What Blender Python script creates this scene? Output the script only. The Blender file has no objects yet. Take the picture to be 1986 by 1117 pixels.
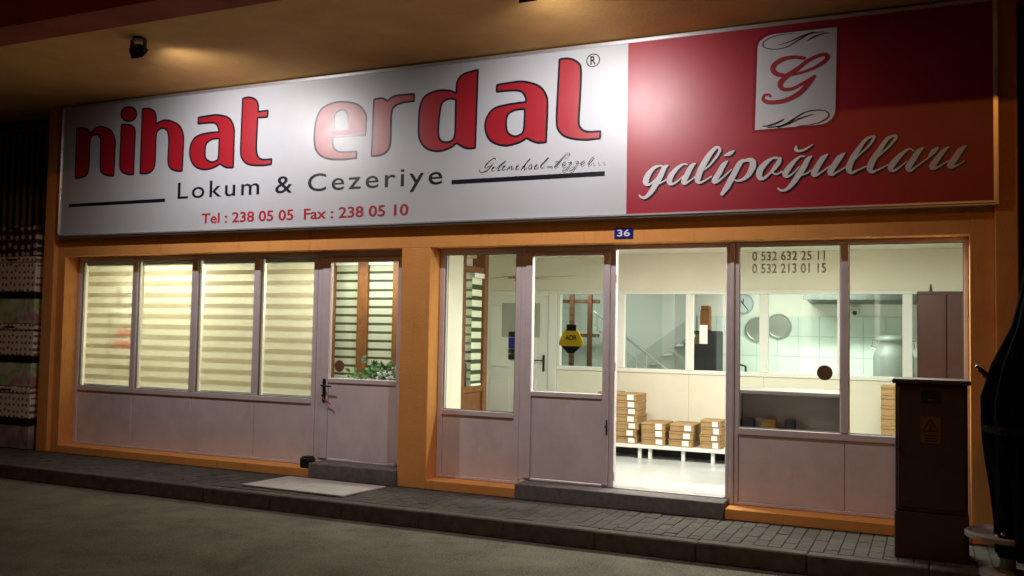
import bpy, bmesh, math, random
from mathutils import Vector, Matrix
from mathutils.geometry import tessellate_polygon
random.seed(7)
R=math.radians
sc=bpy.context.scene
COL=sc.collection
# ---------------------------------------------------------------- camera
cd=bpy.data.cameras.new('camera'); cam=bpy.data.objects.new('camera',cd); COL.objects.link(cam)
cd.sensor_width=36; cd.lens=36*1779.95/1986; cd.clip_end=500; cd.clip_start=.05
yaw,pitch,roll=.426717,.0477464,.0182769
cy,sy,cp,sp=math.cos(yaw),math.sin(yaw),math.cos(pitch),math.sin(pitch)
fw=Vector((-sy*cp,cy*cp,sp)); rt=Vector((cy,sy,0)); up=rt.cross(fw)
r2=math.cos(roll)*rt+math.sin(roll)*up; u2=-math.sin(roll)*rt+math.cos(roll)*up
m=Matrix((r2,u2,-fw)).transposed().to_4x4(); m.translation=Vector((0,-7.92867,1.55)); cam.matrix_world=m
sc.camera=cam
# ---------------------------------------------------------------- night sky
w=bpy.data.worlds.new('World'); sc.world=w; w.use_nodes=True
nt=w.node_tree; bg=nt.nodes['Background']
sky=nt.nodes.new('ShaderNodeTexSky'); sky.sky_type='NISHITA'; sky.sun_disc=False; sky.sun_elevation=R(-6); sky.sun_rotation=R(200)
nt.links.new(sky.outputs[0],bg.inputs[0]); bg.inputs[1].default_value=.05
vs=sc.view_settings; vs.view_transform='Standard'; vs.look='None'; vs.exposure=0; vs.gamma=1; vs.use_curve_mapping=False
# lamp powers (each belongs to a lamp that is built further down)
P_SPOT,P_STREET,P_SHOP,P_OFFICE,P_KITCHEN=185,300,72,32,92
C_SPOT=(1,.94,.93); C_STREET=(1,.36,.05); C_FLUO=(1,.975,.86)
# ---------------------------------------------------------------- materials
MATS={}
def mat(name,col,rough=.6,spec=.5,metal=0,noise=0,nscale=8,bump=0,bscale=60,col2=None,trans=0,emit=None,es=0,coat=0):
    if name in MATS: return MATS[name]
    M=bpy.data.materials.new(name); M.use_nodes=True; t=M.node_tree; b=t.nodes['Principled BSDF']
    b.inputs['Base Color'].default_value=(*col,1); b.inputs['Roughness'].default_value=rough
    b.inputs['Specular IOR Level'].default_value=spec; b.inputs['Metallic'].default_value=metal
    if coat: b.inputs['Coat Weight'].default_value=coat; b.inputs['Coat Roughness'].default_value=.15
    if trans: b.inputs['Transmission Weight'].default_value=trans
    if emit: b.inputs['Emission Color'].default_value=(*emit,1); b.inputs['Emission Strength'].default_value=es
    if noise or col2 or bump:
        tc=t.nodes.new('ShaderNodeTexCoord')
    if noise or col2:
        n=t.nodes.new('ShaderNodeTexNoise'); n.inputs['Scale'].default_value=nscale; n.inputs['Detail'].default_value=6; n.inputs['Roughness'].default_value=.65
        t.links.new(tc.outputs['Object'],n.inputs['Vector'])
        mx=t.nodes.new('ShaderNodeMix'); mx.data_type='RGBA'
        c2=col2 or tuple(c*(1-noise) for c in col)
        rp=t.nodes.new('ShaderNodeMapRange'); rp.inputs[1].default_value=.35; rp.inputs[2].default_value=.65
        t.links.new(n.outputs[0],rp.inputs[0]); t.links.new(rp.outputs[0],mx.inputs[0])
        mx.inputs[6].default_value=(*col,1); mx.inputs[7].default_value=(*c2,1)
        t.links.new(mx.outputs[2],b.inputs['Base Color'])
        rr=t.nodes.new('ShaderNodeMapRange'); rr.inputs[3].default_value=rough*.85; rr.inputs[4].default_value=min(1,rough*1.15)
        t.links.new(n.outputs[0],rr.inputs[0]); t.links.new(rr.outputs[0],b.inputs['Roughness'])
    if bump:
        n2=t.nodes.new('ShaderNodeTexNoise'); n2.inputs['Scale'].default_value=bscale; n2.inputs['Detail'].default_value=5
        t.links.new(tc.outputs['Object'],n2.inputs['Vector'])
        bp=t.nodes.new('ShaderNodeBump'); bp.inputs['Strength'].default_value=bump; bp.inputs['Distance'].default_value=.01
        t.links.new(n2.outputs[0],bp.inputs['Height']); t.links.new(bp.outputs[0],b.inputs['Normal'])
    MATS[name]=M; return M
wall_m=mat('orange_plaster',(.84,.385,.115),.85,.25,noise=.22,nscale=2.2,bump=.35,bscale=45,col2=(.76,.325,.085))
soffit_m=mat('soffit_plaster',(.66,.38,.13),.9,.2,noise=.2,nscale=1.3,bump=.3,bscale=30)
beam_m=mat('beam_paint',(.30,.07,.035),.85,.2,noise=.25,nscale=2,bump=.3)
frame_m=mat('white_frame',(.76,.67,.69),.42,.45,noise=.12,nscale=5)
panel_m=mat('white_panel',(.80,.685,.69),.5,.4,noise=.14,nscale=3.5,bump=.05,bscale=12)
grey_seal=mat('rubber_seal',(.16,.15,.15),.7)
timber_m=mat('brown_timber',(.20,.075,.02),.5,.4,noise=.35,nscale=14)
step_m=mat('grey_step_stone',(.21,.19,.185),.8,.3,noise=.35,nscale=22,bump=.2,bscale=70)
alu_m=mat('aluminium',(.85,.85,.88),.30,.5,.8,noise=.1,nscale=6)
sign_white=mat('sign_film_white',(.54,.56,.60),.41,.85,noise=.07,nscale=1.6,bump=.06,bscale=4)
sign_red=mat('sign_film_red',(.36,.008,.024),.41,.62,noise=.1,nscale=1.4,bump=.06,bscale=4)
let_red=mat('letter_red',(.40,.006,.018),.41,1.0,noise=.08,nscale=5)
let_black=mat('letter_black',(.010,.010,.018),.32,.5)
let_silver=mat('letter_silver',(.66,.66,.69),.35,.5,noise=.08,nscale=6)
let_maroon=mat('letter_maroon',(.26,.012,.022),.34,.5)
tel_red=mat('letter_telephone_red',(.42,.025,.035),.34,.5)
road_m=mat('asphalt',(.20,.18,.135),.92,.3,noise=.45,nscale=2.3,bump=.5,bscale=140,col2=(.115,.10,.078))
bed_m=mat('sand_joint',(.06,.052,.045),.95)
paver_ms=[mat('paver_%d'%i,c,.85,.3,noise=.3,nscale=18,bump=.3,bscale=90) for i,c in enumerate([(.095,.083,.073),(.108,.093,.082),(.086,.075,.067),(.10,.085,.079)])]
kerb_m=mat('kerb_concrete',(.14,.12,.10),.9,.2,noise=.35,nscale=9,bump=.3,bscale=60)
board_m=mat('white_board',(.50,.46,.44),.6,.4,noise=.2,nscale=7)
black_m=mat('black_plastic',(.012,.012,.013),.45,.4)
metal_d=mat('dark_metal',(.05,.05,.05),.35,.5,.6)
chrome=mat('chrome',(.8,.8,.8),.12,.5,1)
cream_m=mat('cream_wall',(.81,.78,.65),.8,.25,noise=.06,nscale=2)
white_in=mat('white_upvc',(.82,.83,.78),.4,.4,noise=.04,nscale=4)
floor_in=mat('pale_floor_tile',(.50,.53,.52),.3,.4,noise=.12,nscale=2.5)
ceil_m=mat('ceiling_paint',(.74,.72,.60),.9,.2)
card_m=mat('cardboard',(.40,.26,.12),.8,.2,noise=.2,nscale=9)
card_d=mat('cardboard_seam',(.20,.11,.035),.85,.2)
label_m=mat('paper_label',(.85,.85,.82),.6,.2)
cab_m=mat('cabinet_paint',(.075,.038,.032),.5,.45,noise=.3,nscale=5,bump=.05,bscale=30)
warn_m=mat('warning_yellow',(.17,.07,.02),.6,.3)
blue_m=mat('plate_blue',(.012,.02,.25),.3,.5)
plwhite=mat('plate_white',(.8,.82,.85),.35,.5)
yellow_m=mat('badge_yellow',(.70,.47,.02),.4,.5)
brown_st=mat('sticker_brown',(.22,.11,.06),.5,.4,noise=.3,nscale=30)
leaf_ms=[mat('leaf_%d'%i,c,.5,.4) for i,c in enumerate([(.05,.14,.03),(.08,.20,.04),(.03,.09,.02)])]
cloth_m=mat('black_cloth',(.006,.006,.009),1.0,.05,bump=.4,bscale=25)
base_pale=mat('pale_concrete',(.42,.38,.35),.8,.3,noise=.2,nscale=12)
tile_k=mat('wall_tile',(.66,.76,.72),.25,.5,noise=.05,nscale=3)
grout_k=mat('tile_grout',(.42,.50,.47),.8)
steel=mat('brushed_steel',(.55,.58,.56),.3,.5,.9,noise=.1)
dark_hood=mat('hood_steel',(.10,.12,.11),.4,.5,.4)
greywall=mat('stairwell_wall',(.42,.47,.45),.85,.2,noise=.05,nscale=2)
mahog=mat('mahogany',(.036,.007,.004),.45,.45,noise=.3,nscale=7)
desk_m=mat('desk_laminate',(.24,.215,.20),.5,.4,noise=.1,nscale=6)
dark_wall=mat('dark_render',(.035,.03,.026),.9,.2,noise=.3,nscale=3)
bar_m=mat('gate_paint',(.16,.145,.13),.5,.4)
red_cable=mat('red_cable',(.35,.04,.03),.5)
paper_grey=mat('notice_grey',(.40,.42,.36),.7)
text_olive=mat('window_lettering',(.34,.32,.27),.5,.4)
def glass_mat():
    M=bpy.data.materials.new('window_glass'); M.use_nodes=True; t=M.node_tree
    for n in list(t.nodes):
        if n.type!='OUTPUT_MATERIAL': t.nodes.remove(n)
    o=t.nodes['Material Output']; tr=t.nodes.new('ShaderNodeBsdfTransparent'); tr.inputs[0].default_value=(.94,.97,.95,1)
    gl=t.nodes.new('ShaderNodeBsdfGlossy'); gl.inputs['Roughness'].default_value=.01
    ge=t.nodes.new('ShaderNodeNewGeometry'); vm=t.nodes.new('ShaderNodeVectorMath'); vm.operation='DOT_PRODUCT'; mx=t.nodes.new('ShaderNodeMixShader')
    t.links.new(ge.outputs['Normal'],vm.inputs[0]); t.links.new(ge.outputs['Incoming'],vm.inputs[1])
    def mth(op,a,b=None):
        q=t.nodes.new('ShaderNodeMath'); q.operation=op
        for k,vv in enumerate((a,b)):
            if vv is None: continue
            if isinstance(vv,(int,float)): q.inputs[k].default_value=vv
            else: t.links.new(vv,q.inputs[k])
        return q.outputs[0]
    fr_=mth('ADD',mth('MULTIPLY',mth('POWER',mth('SUBTRACT',1.0,mth('ABSOLUTE',vm.outputs['Value'])),5.0),.96),.04)
    t.links.new(fr_,mx.inputs[0]); t.links.new(tr.outputs[0],mx.inputs[1]); t.links.new(gl.outputs[0],mx.inputs[2]); t.links.new(mx.outputs[0],o.inputs[0])
    return M
glass_m=glass_mat()
def fabric(name,col,tcol,transp,tmix=(.55,.7)):
    M=bpy.data.materials.new(name); M.use_nodes=True; t=M.node_tree
    for n in list(t.nodes):
        if n.type!='OUTPUT_MATERIAL': t.nodes.remove(n)
    o=t.nodes['Material Output']; d=t.nodes.new('ShaderNodeBsdfDiffuse'); d.inputs[0].default_value=(*col,1)
    tl=t.nodes.new('ShaderNodeBsdfTranslucent'); tl.inputs[0].default_value=(*tcol,1)
    tc=t.nodes.new('ShaderNodeTexCoord'); n=t.nodes.new('ShaderNodeTexNoise'); n.inputs['Scale'].default_value=2.5; t.links.new(tc.outputs['Object'],n.inputs['Vector'])
    mr=t.nodes.new('ShaderNodeMapRange'); mr.inputs[3].default_value=tmix[0]; mr.inputs[4].default_value=tmix[1]; t.links.new(n.outputs[0],mr.inputs[0])
    m1=t.nodes.new('ShaderNodeMixShader'); t.links.new(mr.outputs[0],m1.inputs[0]); t.links.new(d.outputs[0],m1.inputs[1]); t.links.new(tl.outputs[0],m1.inputs[2])
    tr=t.nodes.new('ShaderNodeBsdfTransparent'); m2=t.nodes.new('ShaderNodeMixShader'); m2.inputs[0].default_value=transp
    t.links.new(m1.outputs[0],m2.inputs[1]); t.links.new(tr.outputs[0],m2.inputs[2]); t.links.new(m2.outputs[0],o.inputs[0])
    return M
band_sheer=fabric('sheer_fabric',(.78,.75,.62),(.93,.89,.72),.40)
band_dense=fabric('dense_fabric',(.70,.66,.55),(.86,.80,.64),.0)
def dots_mat(name,base,dot,scale,thr):
    M=mat(name,base,.5,.4); t=M.node_tree; b=t.nodes['Principled BSDF']
    tc=t.nodes.new('ShaderNodeTexCoord'); v=t.nodes.new('ShaderNodeTexVoronoi'); v.inputs['Scale'].default_value=scale; v.inputs['Randomness'].default_value=.35; v.voronoi_dimensions='2D'
    sx=t.nodes.new('ShaderNodeSeparateXYZ'); cx=t.nodes.new('ShaderNodeCombineXYZ'); t.links.new(tc.outputs['Object'],sx.inputs[0]); t.links.new(sx.outputs[0],cx.inputs[0]); t.links.new(sx.outputs[2],cx.inputs[1]); t.links.new(cx.outputs[0],v.inputs['Vector'])
    lt=t.nodes.new('ShaderNodeMath'); lt.operation='LESS_THAN'; lt.inputs[1].default_value=thr; t.links.new(v.outputs['Distance'],lt.inputs[0])
    mx=t.nodes.new('ShaderNodeMix'); mx.data_type='RGBA'; t.links.new(lt.outputs[0],mx.inputs[0]); mx.inputs[6].default_value=(*base,1); mx.inputs[7].default_value=(*dot,1)
    t.links.new(mx.outputs[2],b.inputs['Base Color']); return M
dot_pale=dots_mat('dotted_carton_pale',(.88,.85,.74),(.30,.17,.09),13,.26)
dot_dark=dots_mat('dotted_carton_dark',(.07,.042,.03),(.60,.54,.48),9,.28)
def print_mat(name,cols):
    M=mat(name,cols[0],.4,.5); t=M.node_tree; b=t.nodes['Principled BSDF']
    tc=t.nodes.new('ShaderNodeTexCoord'); n=t.nodes.new('ShaderNodeTexNoise'); n.inputs['Scale'].default_value=3.2; n.inputs['Detail'].default_value=3; t.links.new(tc.outputs['Object'],n.inputs['Vector'])
    rp=t.nodes.new('ShaderNodeValToRGB'); e=rp.color_ramp.elements; e[0].position=.34; e[0].color=(*cols[0],1); e[1].position=.66; e[1].color=(*cols[-1],1)
    for i,c in enumerate(cols[1:-1]):
        k=e.new(.34+.32*(i+1)/(len(cols)-1)); k.color=(*c,1)
    t.links.new(n.outputs[0],rp.inputs[0]); t.links.new(rp.outputs[0],b.inputs['Base Color']); return M
print_green=print_mat('printed_carton_green',[(.80,.82,.80),(.70,.78,.66),(.40,.66,.20),(.66,.72,.60),(.55,.28,.28)])
print_pink=print_mat('printed_carton_pink',[(.30,.20,.20),(.50,.38,.38),(.22,.18,.18)])
def nodes_of(M): t=M.node_tree; return t,t.nodes['Principled BSDF']
def overlay(M,scale,lo,hi,col,fac,stretch=(1,1,1),kind='noise',detail=8):
    """lay stains / chips / cracks of their own shape over a material's colour"""
    t,b=nodes_of(M); src=b.inputs['Base Color'].links[0].from_socket
    tc=t.nodes.new('ShaderNodeTexCoord'); mp=t.nodes.new('ShaderNodeMapping'); mp.inputs['Scale'].default_value=stretch; t.links.new(tc.outputs['Object'],mp.inputs[0])
    if kind=='noise':
        n=t.nodes.new('ShaderNodeTexNoise'); n.inputs['Scale'].default_value=scale; n.inputs['Detail'].default_value=detail; n.inputs['Roughness'].default_value=.7; out=n.outputs[0]
    else:
        n=t.nodes.new('ShaderNodeTexVoronoi'); n.feature='DISTANCE_TO_EDGE'; n.inputs['Scale'].default_value=scale; out=n.outputs['Distance']
        w_=t.nodes.new('ShaderNodeTexNoise'); w_.inputs['Scale'].default_value=3; w_.inputs['Detail'].default_value=6; t.links.new(mp.outputs[0],w_.inputs['Vector'])
        va=t.nodes.new('ShaderNodeMix'); va.data_type='RGBA'; va.blend_type='LINEAR_LIGHT'; va.inputs[0].default_value=.25; t.links.new(mp.outputs[0],va.inputs[6]); t.links.new(w_.outputs['Color'],va.inputs[7])
    t.links.new(mp.outputs[0] if kind=='noise' else va.outputs[2],n.inputs['Vector'])
    r=t.nodes.new('ShaderNodeMapRange'); r.inputs[1].default_value=lo; r.inputs[2].default_value=hi; r.inputs[3].default_value=0; r.inputs[4].default_value=fac; t.links.new(out,r.inputs[0])
    mx=t.nodes.new('ShaderNodeMix'); mx.data_type='RGBA'; t.links.new(r.outputs[0],mx.inputs[0]); t.links.new(src,mx.inputs[6]); mx.inputs[7].default_value=(*col,1); t.links.new(mx.outputs[2],b.inputs['Base Color'])
overlay(wall_m,3.0,.56,.72,(.42,.16,.05),.5,(3,3,.45))
overlay(wall_m,26,.63,.70,(.50,.25,.12),.55)
overlay(road_m,70,.54,.62,(.34,.31,.26),.8,detail=3)
overlay(road_m,60,.38,.30,(.035,.03,.028),.9,detail=3)
overlay(road_m,.9,.55,.70,(.07,.062,.052),.6)
overlay(road_m,.33,.004,.001,(.07,.06,.052),.4,kind='crack')
overlay(panel_m,2.2,.56,.72,(.52,.42,.41),.4,(1.5,1,.7))
overlay(panel_m,40,.66,.70,(.36,.29,.27),.5)
overlay(kerb_m,6,.55,.65,(.05,.043,.038),.7)
overlay(board_m,5,.55,.68,(.30,.26,.24),.6)
overlay(cab_m,18,.62,.68,(.13,.075,.05),.6)
overlay(soffit_m,1.1,.55,.75,(.42,.22,.08),.5)
overlay(step_m,5,.55,.68,(.11,.095,.09),.6)
timber_dark=mat('dark_timber',(.085,.032,.012),.55,.4,noise=.3,nscale=14)
# ---------------------------------------------------------------- builders
ORG={}
def empty(name,loc,label=None,cat=None,group=None,kind=None):
    o=bpy.data.objects.new(name,None); COL.objects.link(o); o.location=loc; o.empty_display_size=.1; ORG[o]=Vector(loc)
    return tag(o,label,cat,group,kind)
def tag(o,label=None,cat=None,group=None,kind=None):
    if label: o['label']=label
    if cat: o['category']=cat
    if group: o['group']=group
    if kind: o['kind']=kind
    return o
def obj(name,bm,m,parent=None,smooth=False,origin=None):
    """bmesh in world coordinates -> object; origin = its thing's origin, or the given/base point"""
    me=bpy.data.meshes.new(name)
    if parent is not None: og=ORG[parent]
    elif origin is not None: og=Vector(origin)
    else:
        xs=[v.co for v in bm.verts]; og=Vector((sum(v.x for v in xs)/len(xs),sum(v.y for v in xs)/len(xs),min(v.z for v in xs)))
    for v in bm.verts: v.co-=og
    bm.normal_update(); bm.to_mesh(me); bm.free()
    for k in (m if isinstance(m,(list,tuple)) else [m]): me.materials.append(k)
    if smooth:
        for p in me.polygons: p.use_smooth=True
    o=bpy.data.objects.new(name,me); COL.objects.link(o); ORG[o]=og
    if parent is not None: o.parent=parent
    else: o.location=og
    return o
def bx(bm,x0,x1,y0,y1,z0,z1,bev=0,mi=0):
    vs=[bm.verts.new((x,y,z)) for x in (x0,x1) for y in (y0,y1) for z in (z0,z1)]
    f=[(0,1,3,2),(4,6,7,5),(0,4,5,1),(2,3,7,6),(0,2,6,4),(1,5,7,3)]
    fs=[bm.faces.new([vs[i] for i in q]) for q in f]
    for k in fs: k.material_index=mi
    if bev:
        es={e for k in fs for e in k.edges}
        r=bmesh.ops.bevel(bm,geom=list(es),offset=bev,segments=1,affect='EDGES')
    return bm
def box(name,x0,x1,y0,y1,z0,z1,m,parent=None,bev=.003,**k):
    bm=bmesh.new(); bx(bm,x0,x1,y0,y1,z0,z1,bev); return obj(name,bm,m,parent,**k)
def boxes(name,L,m,parent=None,bev=.003,**k):
    bm=bmesh.new()
    for b in L: bx(bm,*b,bev)
    return obj(name,bm,m,parent,**k)
def cyl(bm,p,q,r0,r1=None,n=12,cap=True):
    r1=r0 if r1 is None else r1; p=Vector(p); q=Vector(q); d=(q-p).normalized()
    a=d.orthogonal().normalized(); b=d.cross(a)
    A=[bm.verts.new(p+r0*(math.cos(2*math.pi*i/n)*a+math.sin(2*math.pi*i/n)*b)) for i in range(n)]
    B=[bm.verts.new(q+r1*(math.cos(2*math.pi*i/n)*a+math.sin(2*math.pi*i/n)*b)) for i in range(n)]
    for i in range(n): bm.faces.new((A[i],A[(i+1)%n],B[(i+1)%n],B[i]))
    if cap: bm.faces.new(A[::-1]); bm.faces.new(B)
    return bm
def tube(name,pts,r,m,parent=None,n=8):
    bm=bmesh.new()
    for a,b in zip(pts[:-1],pts[1:]): cyl(bm,a,b,r,n=n)
    return obj(name,bm,m,parent,smooth=False)
def lathe(bm,c,prof,n=24):
    rings=[]
    for r,z in prof: rings.append([bm.verts.new((c[0]+r*math.cos(2*math.pi*i/n),c[1]+r*math.sin(2*math.pi*i/n),c[2]+z)) for i in range(n)])
    for a,b in zip(rings[:-1],rings[1:]):
        for i in range(n): bm.faces.new((a[i],a[(i+1)%n],b[(i+1)%n],b[i]))
    bm.faces.new(rings[0][::-1]); bm.faces.new(rings[-1]); return bm
def smoothpts(L,closed=True,sub=5):
    """Catmull-Rom through (x,z,corner) points, corners kept sharp"""
    n=len(L); out=[]
    for i in range(n if closed else n-1):
        p1=L[i]; p2=L[(i+1)%n]; p0=L[i-1] if (closed or i>0) else p1; p3=L[(i+2)%n] if (closed or i+2<n) else p2
        if p1[2]==1: p0=p1
        if p2[2]==1: p3=p2
        for s in range(sub):
            t=s/sub; t2=t*t; t3=t2*t
            out.append(tuple(.5*((2*p1[k])+(-p0[k]+p2[k])*t+(2*p0[k]-5*p1[k]+4*p2[k]-p3[k])*t2+(-p0[k]+3*p1[k]-3*p2[k]+p3[k])*t3) for k in (0,1)))
    if not closed: out.append(L[-1][:2])
    return out
def flat(bm,loops,y):
    polys=[[Vector((x,z,0)) for x,z in L] for L in loops]; vs=[bm.verts.new((p.x,y,p.y)) for L in polys for p in L]
    for t in tessellate_polygon(polys):
        a,b,c=[vs[i] for i in t]
        n=(b.co-a.co).cross(c.co-a.co)
        try: bm.faces.new((a,b,c) if n.y<0 else (a,c,b))
        except ValueError: pass
def ribbon(bm,pts,wid,y,closed=False,dy=-2e-5,caps=True):
    n=len(pts); Lv=[];Rv=[]
    for i in range(n):
        a=Vector(pts[i-1] if (closed or i>0) else pts[i]); b=Vector(pts[(i+1)%n] if (closed or i<n-1) else pts[i]); d=(b-a)
        if d.length<1e-9: d=Vector((1,0))
        d.normalize(); nn=Vector((-d.y,d.x)); p=Vector(pts[i]); h=(wid[i] if isinstance(wid,list) else wid)/2; yy=y+dy*i
        Lv.append(bm.verts.new((p.x+nn.x*h,yy,p.y+nn.y*h))); Rv.append(bm.verts.new((p.x-nn.x*h,yy,p.y-nn.y*h)))
    for i in range(n if closed else n-1):
        j=(i+1)%n; bm.faces.new((Rv[i],Rv[j],Lv[j],Lv[i]))
    if caps and not closed:
        for i,(j,s) in ((0,(1,-1)),(n-1,(n-2,-1))):
            p=Vector(pts[i]); d=(p-Vector(pts[j])).normalized(); h=(wid[i] if isinstance(wid,list) else wid)/2; nn=Vector((-d.y,d.x)); yy=y+dy*i-5e-5
            c=[bm.verts.new((p.x+h*(math.cos(a)*nn.x+math.sin(a)*d.x),yy,p.y+h*(math.cos(a)*nn.y+math.sin(a)*d.y))) for a in [math.pi*k/6 for k in range(7)]]
            bm.faces.new(c[::-1])
def strokes(bm,SL,y,off=(0,0),grow=0):
    for k,L in enumerate(SL):
        P=smoothpts([(a,b,0) for a,b,_ in L],False,5); n=len(L)
        W=[]
        for i in range(len(P)):
            u=i/5; a=min(int(u),n-2); t=u-a; W.append(max(.0025,L[a][2]*(1-t)+L[a+1][2]*t)+grow)
        ribbon(bm,[(x+off[0],z+off[1]) for x,z in P],W,y-k*.0009)
def text(name,body,x0,x1,z0,z1,y,m,parent=None,bold=0,space=1.0,**k):
    c=bpy.data.curves.new('t','FONT'); c.body=body; c.offset=bold; c.space_character=space; c.resolution_u=4
    o=bpy.data.objects.new('t',c); COL.objects.link(o); dg=bpy.context.evaluated_depsgraph_get(); dg.update()
    me=bpy.data.meshes.new_from_object(o.evaluated_get(dg)); bpy.data.objects.remove(o); bpy.data.curves.remove(c)
    bm=bmesh.new(); bm.from_mesh(me); bpy.data.meshes.remove(me)
    xs=[v.co.x for v in bm.verts]; ys=[v.co.y for v in bm.verts]; ax,bx_,ay,by=min(xs),max(xs),min(ys),max(ys)
    for v in bm.verts: v.co=Vector((x0+(v.co.x-ax)/(bx_-ax)*(x1-x0),y,z0+(v.co.y-ay)/(by-ay)*(z1-z0)))
    bm.normal_update()
    for f in bm.faces:
        if f.normal.y>0: f.normal_flip()
    return split_letters(name,bm,m,parent)
def split_letters(name,bm,m,parent):
    """one object per printed character: islands whose x ranges overlap belong together"""
    bm.verts.ensure_lookup_table(); bm.faces.ensure_lookup_table(); seen=set(); isl=[]
    for f in bm.faces:
        if f in seen: continue
        q=[f]; seen.add(f); grp=[]
        while q:
            g=q.pop(); grp.append(g)
            for v in g.verts:
                for h in v.link_faces:
                    if h not in seen: seen.add(h); q.append(h)
        xs=[v.co.x for g in grp for v in g.verts]; isl.append([min(xs),max(xs),grp])
    isl.sort(key=lambda i:i[0]); chars=[]
    for i in isl:
        if chars and i[0]<chars[-1][1]-.25*min(i[1]-i[0],chars[-1][1]-chars[-1][0]): chars[-1][1]=max(chars[-1][1],i[1]); chars[-1][2]+=i[2]
        else: chars.append(i)
    for c in chars:
        nb=bmesh.new(); mp={}
        for g in c[2]:
            for v in g.verts:
                if v not in mp: mp[v]=nb.verts.new(v.co)
            nb.faces.new([mp[v] for v in g.verts])
        obj(name,nb,m,parent)
    bm.free()
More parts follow.
